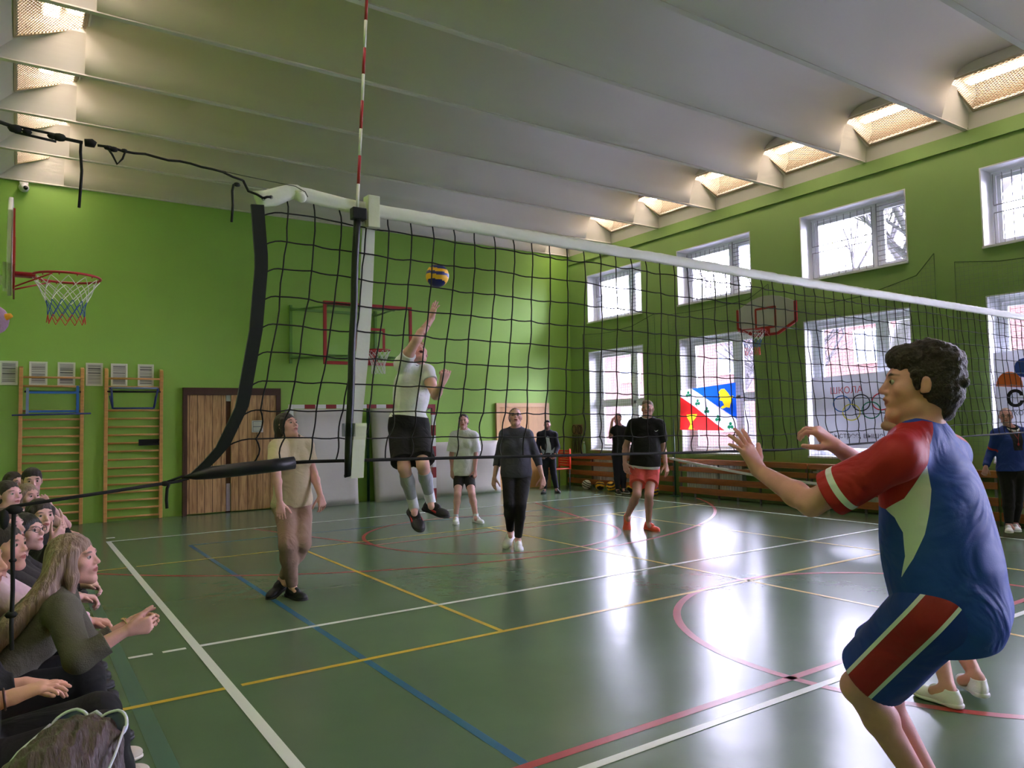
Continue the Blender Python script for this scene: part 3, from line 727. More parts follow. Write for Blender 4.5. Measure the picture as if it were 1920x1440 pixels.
# framed sheets above the wall bars
FRX = [(-1.33, -1.09), (-0.94, -0.69), (-0.55, -0.30), (-0.15, 0.10), (0.22, 0.47), (0.63, 0.88)]
rows_ = ['leftmost framed sheet, dense grey lines, left of the first wall bars', 'framed sheet with wide text bands above the left side of the first wall bars',
         'framed sheet with grey lower half above the right side of the first wall bars', 'framed sheet with a dark middle band between the two wall bar sets',
         'framed pale sheet above the left side of the second wall bars', 'rightmost framed sheet, nearest the brown doors']
INK = mat('grey_print', (84, 84, 84), rough=0.8); INK2 = mat('mid_grey_print', (128, 126, 120), rough=0.8); PAP = mat('sheet_paper', (206, 204, 192), rough=0.8); FRM = mat('cream_frame', (224, 224, 204), rough=0.5)
for i, (a, b) in enumerate(FRX):
    rd = random.Random(20+i); z0, z1 = 2.275, 2.66; L0 = ((a+b)/2, Y1, z0)
    m = MB(); t = .022
    m.box((a, Y1-.02, z0), (a+t, Y1-.001, z1)); m.box((b-t, Y1-.02, z0), (b, Y1-.001, z1)); m.box((a+t, Y1-.02, z0), (b-t, Y1-.001, z0+t)); m.box((a+t, Y1-.02, z1-t), (b-t, Y1-.001, z1))
    o = m.build('picture_frame', FRM, local=L0); o.location = L0
    tag(o, rows_[i], 'picture frame', 'framed sheets above the wall bars')
    MB().box((a+t, Y1-.012, z0+t), (b-t, Y1-.002, z1-t)).build('sheet', PAP, o, local=L0)
    m = MB(); z = z1-t-.02
    while z > z0+t+.02:
        h = rd.choice([.006, .006, .010, .018]); hh = rd.random()
        m.box((a+t+.012, Y1-.0135, z-h), (b-t-.012, Y1-.0122, z), 0 if hh < (0.55 if i in (0, 3) else .35) else 1); z -= h+rd.choice([.006, .008, .014, .02])
    m.build('print', [INK, INK2], o, local=L0)

# wall bars
def wall_bars(x0, x1, label):
    L0 = ((x0+x1)/2, Y1, 0); root = empty('wall_bars', L0, label, 'wall bars', 'wall bars beside the brown doors')
    for x in (x0, x1-.055):
        m = MB(); m.prism([(x, Y1-.02, 0), (x, Y1-.10, 0), (x, Y1-.10, 2.30), (x, Y1-.13, 2.40), (x, Y1-.11, 2.55), (x, Y1-.02, 2.58)], (.055, 0, 0))
        m.box((x+.01, Y1-.02, .3), (x+.045, Y1, .4)); m.box((x+.01, Y1-.02, 2.2), (x+.045, Y1, 2.3)); m.build('upright', PINE, root, bevel=.006, local=L0)
    for z in [2.40, 2.26, 1.86]+[1.72-.138*i for i in range(13)]:
        y = Y1-.065 if z < 2.3 else Y1-.11
        MB().tube([(x0+.05, y, z), (x1-.05, y, z)], [.017]*2, 10).build('rung', PINE, root, smooth=True, local=L0)
    return root
wall_bars(-1.075, -0.175, 'pine wall bars with a light blue pull-up frame hooked on, nearer the spectators')
wall_bars(0.12, 1.02, 'pine wall bars with a dark blue dip frame hooked on, beside the brown doors')
BLU = mat('blue_metal', (52, 104, 178), rough=0.35); DBL = mat('dark_blue_metal', (34, 50, 110), rough=0.35); GRY = mat('grey_metal', (120, 135, 160), rough=0.35)
pf = empty('pull_up_frame', (-0.6, Y1-.2, 1.8), 'light blue tube pull-up frame hooked on the first wall bars', 'pull-up frame'); P0 = (-0.6, Y1-.2, 1.8)
m = MB(); y = Y1-.30
m.box((-0.98, y-.02, 1.78), (-0.94, y+.02, 2.22), 1); m.box((-0.30, y-.02, 1.79), (-0.26, y+.02, 2.26), 0); m.box((-0.94, y-.02, 2.13), (-0.30, y+.02, 2.165), 0); m.box((-0.94, y-.02, 1.83), (-0.30, y+.02, 1.865), 0)
for x in (-0.96, -.28): m.box((x-.015, y, 2.17), (x+.015, Y1-.10, 2.20), 0); m.box((x-.015, y, 1.83), (x+.015, Y1-.10, 1.86), 0)
m.build('frame', [BLU, GRY], pf, local=P0)
m = MB(); m.tube([(-1.16, y-.03, 1.79), (-0.09, y-.03, 1.81)], .014, 10); m.build('pull_up_bar', DBL, pf, smooth=True, local=P0)
m = MB(); m.tube([(-1.0, Y1-.09, 2.17), (-.22, Y1-.09, 2.17)], .016, 8); m.build('hook_bar', BLACKC, pf, smooth=True, local=P0)
df = empty('dip_frame', (.55, Y1-.2, 1.85), 'dark blue tube dip frame hooked on the second wall bars', 'dip frame'); P0 = (.55, Y1-.2, 1.85)
m = MB(); y = Y1-.34
for x, xx in ((.20, .22), (.90, .84)):
    m.tube([(x, Y1-.10, 2.24), (x+.0, y, 2.22)], .016, 8); m.tube([(x, y, 2.22), (xx, y, 1.89)], .016, 8); m.tube([(xx, y, 1.89), (x, Y1-.10, 2.10)], .014, 8)
m.tube([(.22, y, 1.89), (.84, y, 1.89)], .016, 8)
m.build('frame', DBL, df, smooth=True, local=P0)
m = MB(); m.tube([(.20, y, 2.23), (.90, y, 2.23)], .018, 8); m.build('cross_bar', GRY, df, smooth=True, local=P0)
m = MB(); m.tube([(.16, Y1-.09, 2.18), (.98, Y1-.09, 2.18)], .016, 8); m.build('hook_bar', BLACKC, df, smooth=True, local=P0)
m = MB()
for z in (1.345, 1.275): m.box((.64, Y1-.12, z-.018), (.96, Y1-.085, z+.018))
m.box((.64, Y1-.09, 1.26), (.96, Y1-.085, 1.36))
o = m.build('grip_strip', mat('black_rubber', (22, 22, 24), rough=.8)); tag(o, 'black rubber grip strip clipped on a rung of the second wall bars', 'grip strip')

# brown sliding doors
DW = mat('dark_brown_frame', (74, 46, 34), rough=0.5, var=.1)
def plank_mat():
    m = bpy.data.materials.new('knotty_oak_planks'); m.use_nodes = True; nt = m.node_tree; N = nt.nodes; L = nt.links; b = N['Principled BSDF']; b.inputs['Roughness'].default_value = .45
    co = N.new('ShaderNodeTexCoord'); mp = N.new('ShaderNodeMapping'); mp.inputs['Scale'].default_value = (14, 1, 1.3); L.new(co.outputs['Object'], mp.inputs['Vector'])
    n = N.new('ShaderNodeTexNoise'); n.inputs['Scale'].default_value = 1.6; n.inputs['Detail'].default_value = 8; n.inputs['Distortion'].default_value = 1.2; L.new(mp.outputs['Vector'], n.inputs['Vector'])
    r = N.new('ShaderNodeValToRGB'); e = r.color_ramp.elements; e[0].position = .3; e[0].color = (*s2l((148, 106, 68)), 1); e[1].position = .62; e[1].color = (*s2l((206, 164, 116)), 1); L.new(n.outputs['Fac'], r.inputs['Fac'])
    mp2 = N.new('ShaderNodeMapping'); mp2.inputs['Scale'].default_value = (5.5, 1, .001); L.new(co.outputs['Object'], mp2.inputs['Vector'])
    v = N.new('ShaderNodeTexVoronoi'); v.feature = 'DISTANCE_TO_EDGE'; v.voronoi_dimensions = '1D'; v.inputs['Scale'].default_value = 7.0; v.inputs['Randomness'].default_value = .55
    sx = N.new('ShaderNodeSeparateXYZ'); L.new(co.outputs['Object'], sx.inputs['Vector']); L.new(sx.outputs['X'], v.inputs['W'])
    lt = N.new('ShaderNodeMath'); lt.operation = 'LESS_THAN'; lt.inputs[1].default_value = .035; L.new(v.outputs['Distance'], lt.inputs[0])
    mx = N.new('ShaderNodeMix'); mx.data_type = 'RGBA'; mx.inputs['B'].default_value = (*s2l((84, 54, 32)), 1); L.new(lt.outputs['Value'], mx.inputs['Factor']); L.new(r.outputs['Color'], mx.inputs['A']); L.new(mx.outputs['Result'], b.inputs['Base Color'])
    return m
PLK = plank_mat()
d1 = empty('door_1', (2.2, Y1, 0)); d1['kind'] = 'structure'; D0 = (2.2, Y1, 0)
m = MB(); m.box((1.345, Y1-.10, 0), (1.415, Y1, 2.26)); m.box((2.975, Y1-.10, 0), (3.06, Y1, 2.26)); m.box((1.415, Y1-.10, 2.13), (2.975, Y1, 2.26)); m.build('door_frame', DW, d1, local=D0)
MB().box((1.415, Y1-.05, .02), (2.075, Y1-.01, 2.13)).build('door_leaf', PLK, d1, local=D0)
MB().box((2.165, Y1-.07, .02), (2.975, Y1-.03, 2.13)).build('door_leaf', PLK, d1, local=D0)
MB().box((2.075, Y1-.012, .0), (2.165, Y1-.001, 2.13)).build('gap_jamb', mat('brown_jamb', (92, 58, 44), rough=.6), d1, local=D0)
MB().box((2.085, Y1-.04, 2.02), (2.16, Y1-.013, 2.13)).build('latch_plate', WPAINT, d1, local=D0)
MB().box((2.09, Y1-.035, .02), (2.155, Y1-.013, .52)).build('gap_panel', mat('lilac_panel', (176, 158, 176), rough=.6), d1, local=D0)
sg_ = empty('door_notice', (2.63, Y1-.075, 1.55), 'small white notice with two blue-bordered boxes on the brown door', 'notice'); S0 = (2.63, Y1-.075, 1.55)
MB().box((2.53, Y1-.074, 1.44), (2.735, Y1-.070, 1.66)).build('sheet', WPAINT, sg_, local=S0)
m = MB(); IB = mat('blue_ink', (70, 80, 120), rough=.6)
for z0, z1 in ((1.46, 1.545), (1.545, 1.64)):
    for bx in (((2.55, z0), (2.555, z1)), ((2.71, z0), (2.715, z1)), ((2.55, z0), (2.715, z0+.005)), ((2.55, z1-.005), (2.715, z1))): m.box((bx[0][0], Y1-.076, bx[0][1]), (bx[1][0], Y1-.0742, bx[1][1]))
m.build('box_outline', IB, sg_, local=S0)

# tan double door in the far corner
TAN = mat('tan_veneer', (206, 158, 102), rough=.4, var=.08, vscale=3, stretch=(8, 1, 1)); TAN2 = mat('tan_frame', (214, 172, 122), rough=.4)
d2 = empty('door_2', (8.66, Y1, 0)); d2['kind'] = 'structure'; D0 = (8.66, Y1, 0)
m = MB(); m.box((7.93, Y1-.06, 0), (8.02, Y1, 1.98)); m.box((9.33, Y1-.06, 0), (9.42, Y1, 1.98)); m.box((8.02, Y1-.06, 1.89), (9.33, Y1, 1.98)); m.build('door_frame', TAN2, d2, local=D0)
for a, b in ((8.02, 8.82), (8.83, 9.33)): MB().box((a, Y1-.03, .01), (b, Y1-.005, 1.89)).build('door_leaf', TAN, d2, local=D0)

# handball goal against the wall
gl = empty('handball_goal', (4.7, Y1, 0), 'red and white striped handball goal pushed against the far wall', 'goal'); G0 = (4.7, Y1, 0)
def striped(a, b, n, nm, first=0):
    a = np.array(a, float); b = np.array(b, float); mb = MB(); h = .038
    for i in range(n):
        p, q = a+(b-a)*i/n, a+(b-a)*(i+1)/n; lo = np.minimum(p, q); hi = np.maximum(p, q); ax = np.argmax(np.abs(b-a))
        for k in range(3):
            if k != ax: lo[k] -= h; hi[k] += h
        mb.box(lo, hi, (i+first) % 2)
    return mb.build(nm, [WPAINT, mat('maroon_stripe', (140, 36, 40), rough=.4)], gl, local=G0)
yg = Y1-.55
striped((3.15, yg, 1.90), (6.02, yg, 1.90), 14, 'crossbar'); striped((3.11, yg, 0), (3.11, yg, 1.94), 1, 'goal_post'); striped((6.06, yg, 0), (6.06, yg, 1.94), 9, 'goal_post', 1)
m = MB()
for x in (3.11, 6.06): m.tube([(x, yg, 1.92), (x, Y1-.06, 1.75)], .015); m.tube([(x, Y1-.06, 1.75), (x, Y1-.06, .03)], .015); m.tube([(x, yg, .03), (x, Y1-.06, .03)], .015)
m.build('back_frame', WPAINT, gl, smooth=True, local=G0)
m = MB(); m.tube([(4.81, Y1-.10, 0), (4.81, Y1-.10, 1.96)], .028, 10)
tag(m.build('green_post', mat('dark_green_post', (18, 62, 48), rough=.35), smooth=True), 'thin dark green post standing between the grey crash mats', 'post')
# crash mats
MATC = mat('grey_mat_vinyl', (192, 188, 182), rough=.38, bump=.5, bscale=2.2, var=.04, vscale=2)
def crash_mat(x0, x1, z1, y, lean, label, th=.18):
    nx, nz = 14, 14; vs = []; rd = random.Random(int(x0*100)); ph = rd.uniform(0, 6)
    for s_ in (0, 1):
        for j in range(nz+1):
            for i in range(nx+1):
                u, v = i/nx, j/nz
                bul = .018*math.sin(3*u+ph+2*v)+.012*math.sin(9*v+4*u+ph)
                edg = min(u, 1-u, v, 1-v); rr = .03*max(0, 1-edg/.05)
                yy = y+lean*(1-v)*-1+(bul+rr if s_ == 0 else th-rr)
                vs.append((x0+(x1-x0)*u, yy, z1*v))
    off = (nx+1)*(nz+1); fs = []
    for j in range(nz):
        for i in range(nx):
            a = j*(nx+1)+i; fs.append((a, a+1, a+nx+2, a+nx+1)); fs.append((off+a, off+a+nx+1, off+a+nx+2, off+a+1))
    for i in range(nx): fs += [(i, off+i, off+i+1, i+1), (nz*(nx+1)+i, nz*(nx+1)+i+1, off+nz*(nx+1)+i+1, off+nz*(nx+1)+i)]
    for j in range(nz):
        a = j*(nx+1); fs.append((a, a+nx+1, off+a+nx+1, off+a)); a += nx; fs.append((a, off+a, off+a+nx+1, a+nx+1))
    mb = MB(); mb.add(vs, fs); o = mb.build('crash_mat', MATC, smooth=True); tag(o, label, 'crash mat', 'grey crash mats along the far wall')
crash_mat(3.24, 4.50, 1.86, Y1-.22, .18, 'tall grey crash mat inside the left half of the goal, next to the brown doors')
crash_mat(4.88, 5.99, 1.86, Y1-.22, .18, 'tall grey crash mat inside the right half of the goal')
crash_mat(6.14, 7.88, 1.14, Y1-.22, .06, 'low wide grey crash mat between the goal and the tan door')

# dome camera on the far wall, prop at the left edge, curtain
dc = empty('security_camera', (-1.05, Y1, 5.42), 'small white dome security camera at the top of the far wall', 'security camera'); Q0 = (-1.05, Y1, 5.42)
m = MB(); m.sphere((-1.05, Y1-.09, 5.46), .075, 16); m.box((-1.11, Y1-.06, 5.44), (-.99, Y1, 5.56)); m.build('housing', WPAINT, dc, smooth=True, local=Q0)
MB().sphere((-1.028, Y1-.15, 5.445), .035, 12).build('lens', mat('black_glass', (8, 8, 10), rough=.1), dc, smooth=True, local=Q0)
m = MB(); vs = []; nf = 24
for i in range(nf+1):
    y = 11.45-i*.16; x = X0+.045+.03*math.sin(i*1.3); vs += [(x, y, .02), (x+.004*math.sin(i), y, 2.3)]
m.add(vs, [(2*i, 2*i+1, 2*i+3, 2*i+2) for i in range(nf)])
o = m.build('curtain', mat('white_curtain_cloth', (214, 216, 222), rough=.9), smooth=True); sm = o.modifiers.new('t', 'SOLIDIFY'); sm.thickness = .006
tag(o, 'white curtain hanging on the spectators\' wall at the left edge', 'curtain')
bp_ = empty('plush_bird', (X0, 2.4, 2.1), 'mauve plush bird head with an orange beak at the left edge', 'plush toy'); Q0 = (X0, 2.4, 2.1)
pc = at(-12, 600, 4.2)
m = MB(); m.sphere(pc, (.075, .085, .085), 16); m.tube([(X0, pc[1], pc[2]), pc], .02, 8); m.build('head', mat('mauve_plush', (150, 120, 138), rough=.95, bump=.4, bscale=80), bp_, smooth=True, local=Q0)
b0 = at(2, 597, 4.2); b1 = at(20, 592, 4.2); b2 = at(23, 594, 4.2)
m = MB(); m.tube([b0, b0*.5+b1*.5, b1, b2], [.024, .020, .014, .006], 10); m.build('beak', mat('orange_felt', (248, 168, 50), rough=.7), bp_, smooth=True, local=Q0)

# ================================================================== WINDOW WALL
def slat_guard(ya, yb, label, xb=9.93):
    L0 = (xb, (ya+yb)/2, 0); root = empty('radiator_guard', L0, label, 'radiator guard', 'slatted wooden radiator guards under the windows')
    for z0, z1 in ((.655, .745), (.50, .595), (.275, .39), (.075, .195)):
        MB().box((xb, yb, z0), (xb+.028, ya, z1)).build('slat', SLAT, root, bevel=.004, local=L0)
    MB().box((xb+.028, yb, .715), (X1, ya, .745)).build('top_shelf', SLAT, root, local=L0)
    m = MB(); n = max(2, int((ya-yb)/.75))
    for i in range(n+1):
        y = yb+.02+(ya-yb-.06)*i/n; m.box((xb+.03, y, 0), (xb+.06, y+.03, .72))
    m.build('bracket', mat('grey_bracket', (120, 116, 110), rough=.5), root, local=L0)
gs = [(11.5, 8.05), (7.90, 5.0), (4.97, 2.1), (2.07, -.8), (-.83, -3.7)]
for (a, b), lb_ in zip(gs, ['slatted wooden radiator guard in the far corner, behind the volleyballs', 'slatted wooden radiator guard under the flag window',
        'slatted wooden radiator guard under the rings banner window', 'slatted wooden radiator guard beside the person in the blue jacket', 'slatted wooden radiator guard nearest the camera']): slat_guard(a, b, lb_)
RAD = mat('radiator_white', (206, 204, 200), rough=.45)
for k, (ya, yb) in enumerate(WYS[:5]):
    L0 = (10.02, (ya+yb)/2, .1); m = MB(); y = yb+.25
    while y < ya-.25:
        m.box((10.0, y, .12), (10.12, y+.05, .66)); y += .062
    for z in (.14, .60): m.tube([(10.06, yb+.1, z), (10.06, ya-.1, z)], .02, 8)
    for y in (yb+.4, ya-.4): m.box((10.05, y, 0), (10.08, y+.03, .14))
    o = m.build('radiator', RAD, local=L0); o.location = L0
    tag(o, 'white radiator behind the slats below the %s' % ['far corner window', 'flag window', 'rings banner window', 'orange emblem banner window', 'window nearest the camera'][k], 'radiator', 'radiators behind the guards')
# protective netting over the lower windows
PN = mat('olive_net_twine', (118, 132, 104), rough=.9); PN2 = mat('dark_green_rope', (66, 92, 48), rough=.9)
def guard_net(pts_top, label, cell=.062, zlow=.78, x=10.10):
    ys = [p[0] for p in pts_top][::-1]; zs_ = [p[1] for p in pts_top][::-1]; ya, yb = pts_top[0][0], pts_top[-1][0]
    L0 = (x, ya, zlow); root = empty('protective_net', L0, label, 'protective net', 'protective nets hung over the lower windows'); m = MB(); r = .0018
    n = int((ya-yb)/cell)
    for i in range(n+1):
        y = ya-(ya-yb)*i/n; zt_ = lerp(y, ys, zs_)
        m.tube([(x+.01*math.sin(y*3), y+.01*math.sin(z_*4), z_) for z_ in np.linspace(zlow, zt_, 6)], r, 4, cap=False)
    z = zlow
    while z < max(zs_):
        run = [y for y in np.linspace(yb, ya, 40) if lerp(y, ys, zs_) >= z]
        seg = []
        for y in np.linspace(yb, ya, 40):
            if lerp(y, ys, zs_) >= z: seg.append((x+.01*math.sin(y*3), y, z+.012*math.sin(y*2.3)))
            else:
                if len(seg) > 1: m.tube(seg, r, 4, cap=False)
                seg = []
        if len(seg) > 1: m.tube(seg, r, 4, cap=False)
        z += cell
    m.build('netting', PN, root, local=L0)
    m = MB(); m.tube([(x, p[0], p[1]) for p in pts_top], .007, 6); m.tube([(x, ya, pts_top[0][1]), (x, ya, zlow)], .006, 6); m.tube([(x, yb, pts_top[-1][1]), (x, yb, zlow)], .006, 6)
    m.build('border_rope', PN2, root, smooth=True, local=L0)
guard_net([(11.02, 3.60), (10.4, 3.55), (9.9, 3.55), (9.3, 3.60), (8.62, 3.78)], 'green protective net sagging over the window nearest the far corner')
guard_net([(8.22, 3.70), (7.4, 3.68), (6.9, 3.68), (6.2, 3.72), (5.75, 3.93)], 'green protective net sagging over the flag window')
guard_net([(5.4, 3.60), (4.6, 3.42), (3.98, 3.44), (3.13, 3.62), (2.86, 3.90)], 'green protective net sagging over the rings banner window')
guard_net([(2.58, 3.72), (2.0, 3.62), (1.2, 3.58), (.4, 3.62), (.1, 3.8)], 'green protective net over the window with the orange emblem banner')

# flag: blue and red triangles on white, shamrocks, golden animal and cup
def cloth(corners, nu, nv, fn=None, amp=.01):
    """corners: TL, TR, BR, BL as (y, z) at x; returns fn(u,v)->point, u to the right of the photo (towards smaller y)"""
    TL, TR, BR, BL = [np.array(c, float) for c in corners]
    def P(u, v, lift=0.0):
        p = (TL*(1-u)+TR*u)*(1-v)+(BL*(1-u)+BR*u)*v
        x = 10.055+amp*math.sin(5*u+3*v)+amp*.5*math.sin(11*u-4*v)-lift
        return np.array([x, p[0]-0, p[1]-.06*math.sin(PI*u)*(1-v)*0.8*(1 if fn else 0)])
    return P
def patch(P, poly, lift, mb, n=1):
    """polygon in uv (fan from centroid) laid on the cloth"""
    c = np.mean(poly, axis=0); pts = [P(c[0], c[1], lift)]; q = []
    for i in range(len(poly)):
        a, b = np.array(poly[i]), np.array(poly[(i+1) % len(poly)])
        for k in range(4): q.append(a+(b-a)*k/4)
    pts += [P(a[0], a[1], lift) for a in q]; N_ = len(q)
    rings = [[P(c[0]+(a[0]-c[0])*s_, c[1]+(a[1]-c[1])*s_, lift) for a in q] for s_ in (.33, .66, 1)]
    vs = [pts[0]]+rings[0]+rings[1]+rings[2]; fs = []
    for i in range(N_):
        j = (i+1) % N_; fs.append((0, 1+i, 1+j))
        for r in range(2): fs.append((1+r*N_+i, 1+(r+1)*N_+i, 1+(r+1)*N_+j, 1+r*N_+j))
    mb.add(vs, fs)
def clothmat(n, c, tr=.5):
    if n in MATS: return MATS[n]
    m = bpy.data.materials.new(n); m.use_nodes = True; nt = m.node_tree; N = nt.nodes; L = nt.links; b = N['Principled BSDF']; b.inputs['Base Color'].default_value = (*s2l(c), 1); b.inputs['Roughness'].default_value = .85
    t = N.new('ShaderNodeBsdfTranslucent'); t.inputs['Color'].default_value = (*s2l(c), 1); mx = N.new('ShaderNodeMixShader'); mx.inputs['Fac'].default_value = tr
    L.new(b.outputs['BSDF'], mx.inputs[1]); L.new(t.outputs['BSDF'], mx.inputs[2]); L.new(mx.outputs['Shader'], N['Material Output'].inputs['Surface']); MATS[n] = m
    return m
fl = empty('flag', (10.055, 7.2, 1.3), 'blue white and red flag with shamrocks hung on the second window', 'flag'); F0 = (10.055, 7.2, 1.3)
P = cloth([(7.90, 2.12), (6.50, 2.20), (6.54, 1.30), (7.95, 1.32)], 1, 1, amp=.012)
FW = clothmat('flag_white', (214, 212, 226), .55); FB = clothmat('flag_blue', (24, 84, 190), .5); FR = clothmat('flag_red', (216, 44, 42), .5); FG = clothmat('flag_green', (22, 118, 74), .4); FY = clothmat('flag_yellow', (250, 214, 40), .5)
def inpoly(u, v, poly):
    c = False; n = len(poly); j = n-1
    for i in range(n):
        if (poly[i][1] > v) != (poly[j][1] > v) and u < (poly[j][0]-poly[i][0])*(v-poly[i][1])/(poly[j][1]-poly[i][1])+poly[i][0]: c = not c
        j = i
    return c
leaves = []
for (u, v) in ((.14, .13), (.32, .35), (.50, .55), (.70, .74), (.90, .90)):
    for a in (90, 210, 330): leaves.append([(u+.028*math.cos(math.radians(a))+.026*math.cos(t), v-.045*math.sin(math.radians(a))+.040*math.sin(t)) for t in np.linspace(0, 2*PI, 9)[:-1]])
    leaves.append([(u-.006, v), (u+.006, v), (u-.01, v+.09), (u-.02, v+.09)])
LAY = [(3, leaves), (4, [[(.70, .17), (.74, .10), (.80, .10), (.86, .18), (.90, .27), (.96, .27), (.93, .34), (.91, .42), (.89, .52), (.84, .50), (.78, .53), (.74, .50), (.80, .45), (.77, .36), (.71, .34), (.74, .29), (.69, .26), (.73, .22)],
       [(.12, .62), (.32, .62), (.30, .70), (.24, .80), (.22, .86), (.28, .98), (.17, .98), (.21, .86), (.19, .80), (.14, .70)]]), (1, [[(.20, .0), (1.01, -.01), (1.01, .77)]]), (2, [[(-.01, .16), (.82, 1.01), (-.01, 1.01)]])]
m = MB(); nu, nv = 150, 100
m.v = [tuple(P(i/nu, j/nv, 0)) for j in range(nv+1) for i in range(nu+1)]
for j in range(nv):
    for i in range(nu):
        u, v = (i+.5)/nu, (j+.5)/nv; k = 0
        for mi_, polys in LAY:
            if any(inpoly(u, v, q) for q in polys): k = mi_; break
        m.f.append((j*(nu+1)+i, (j+1)*(nu+1)+i, (j+1)*(nu+1)+i+1, j*(nu+1)+i+1)); m.mi.append(k)
m.build('cloth', [FW, FB, FR, FG, FY], fl, smooth=True, local=F0)
# white banners with printing
def text(body, P0, h, mt, parent, name, base, bold=False):
    cu = bpy.data.curves.new(name, 'FONT'); cu.body = body; cu.size = h; cu.extrude = .001; cu.align_x = 'LEFT'
    if bold: cu.offset = h*.028
    o = bpy.data.objects.new(name, cu); COL.objects.link(o); cu.materials.append(mt); o.parent = parent
    bpy.context.view_layer.update()
    me = bpy.data.meshes.new_from_object(o.evaluated_get(bpy.context.evaluated_depsgraph_get())); bpy.data.objects.remove(o)
    o = bpy.data.objects.new(name, me); COL.objects.link(o); o.parent = parent
    o.location = (P0[0]-base[0], P0[1]-base[1], P0[2]-base[2]); o.rotation_euler = (PI/2, 0, -PI/2)
    return o
bn = empty('rings_banner', (10.05, 4.1, .9), 'white sports banner with five coloured interlocking rings on the third window', 'banner'); B0 = (10.05, 4.1, .9)
BW = clothmat('banner_white', (206, 206, 220), .07)
def banner_cloth(corners, root, base):
    P = cloth(corners, 1, 1, amp=.008); m = MB(); nu = 16
    vs = [P(i/nu, j/nu, 0) for j in range(nu+1) for i in range(nu+1)]
    m.add(vs, [(j*(nu+1)+i, (j+1)*(nu+1)+i, (j+1)*(nu+1)+i+1, j*(nu+1)+i+1) for j in range(nu) for i in range(nu)]); m.build('cloth', BW, root, smooth=True, local=base)
    return P
banner_cloth([(4.93, 2.18), (3.22, 2.22), (3.24, 1.02), (4.93, 1.02)], bn, B0)
for (px, py, c, n_) in ((1578, 757, (36, 104, 190), 'blue_ring'), (1614, 755, (36, 36, 40), 'black_ring'), (1652, 753, (222, 46, 70), 'red_ring'), (1596, 773, (222, 214, 70), 'yellow_ring'), (1633, 769, (24, 130, 96), 'green_ring')):
    o_, d_ = CAMP, CF + CR*(px-960)/FPX - CU*(py-720)/FPX; p = o_+d_*((10.03-o_[0])/d_[0])
    m = MB(); m.tube([(10.035, p[1]+.148*math.cos(a), p[2]+.128*math.sin(a)) for a in np.linspace(0, 2*PI, 37)[:-1]], .009, 6, closed=True); m.build(n_, clothmat('print_'+n_, c, .04), bn, smooth=True, local=B0)
text('ШКОЛА', (10.03, 4.58, 1.90), .15, clothmat('print_red_text', (206, 92, 104), .03), bn, 'lettering', B0)
text('Быстрее, выше,', (10.03, 4.62, 1.18), .125, clothmat('print_grey_text', (96, 94, 108), .03), bn, 'lettering', B0)
eb = empty('emblem_banner', (10.05, 1.4, .9), 'white banner with an orange and blue emblem at the right edge', 'banner'); E0 = (10.05, 1.4, .9)
banner_cloth([(2.12, 2.36), (.45, 2.45), (.45, 1.05), (2.12, 1.05)], eb, E0)
P2 = lambda a, b, l=0: np.array([10.03-l, a, b])
m = MB(); m.prism([(10.028, 1.93+.16*math.cos(t)*(1 if t < PI else 1), 1.90+.19*math.sin(t)) for t in np.linspace(0, PI, 13)]+[(10.028, 1.77, 1.87)], (.004, 0, 0)); m.build('orange_emblem', clothmat('print_orange', (236, 116, 60), .05), eb, local=E0)
m = MB(); m.prism([(10.026, 1.74+.12*math.cos(t), 2.13+.13*math.sin(t)) for t in np.linspace(0, 2*PI, 13)[:-1]], (.004, 0, 0)); m.build('blue_emblem', clothmat('print_royal', (50, 80, 180), .05), eb, local=E0)
text('С', (10.03, 1.98, 1.62), .30, clothmat('print_black', (30, 30, 34), .02), eb, 'lettering', E0, True)
text('ШКО', (10.03, 1.98, 1.50), .085, clothmat('print_grey_text', (96, 94, 108), .03), eb, 'lettering', E0)

# thin post and slack white net band beside the flag window
m = MB(); m.tube([(9.88, 7.95, 0), (9.88, 7.95, 1.56)], .016, 10); m.box((9.80, 7.87, 0), (9.92, 8.03, .02))
tag(m.build('thin_post', mat('dark_green_post', (18, 62, 48)), smooth=True), 'thin dark post standing in front of the radiator guards, left of the flag', 'post')
m = MB(); pts = []
for i in range(25):
    t = i/24; y = 7.95-5.2*t; z = .76*(1-t)+.80*t-.42*math.sin(PI*min(1, t*.62+.0))*.86; pts.append((9.74-.02*math.sin(3*t), y, max(.3, z)))
vs = []
for p in pts: vs += [(p[0]-.006, p[1], p[2]-.022), (p[0]+.006, p[1], p[2]-.022), (p[0]+.006, p[1], p[2]+.022), (p[0]-.006, p[1], p[2]+.022)]
m.add(vs, [(i*4+j, i*4+(j+1) % 4, i*4+4+(j+1) % 4, i*4+4+j) for i in range(24) for j in range(4)]+[(3, 2, 1, 0), (96, 97, 98, 99)])
m.tube([(9.86, 7.95, .77), pts[0]], .008, 6); m.tube([pts[-1], (9.93, 2.75, .73)], .008, 6)
tag(m.build('slack_net_band', WVIN), 'slack white band tied to the thin post, sagging in front of the guards', 'net band')

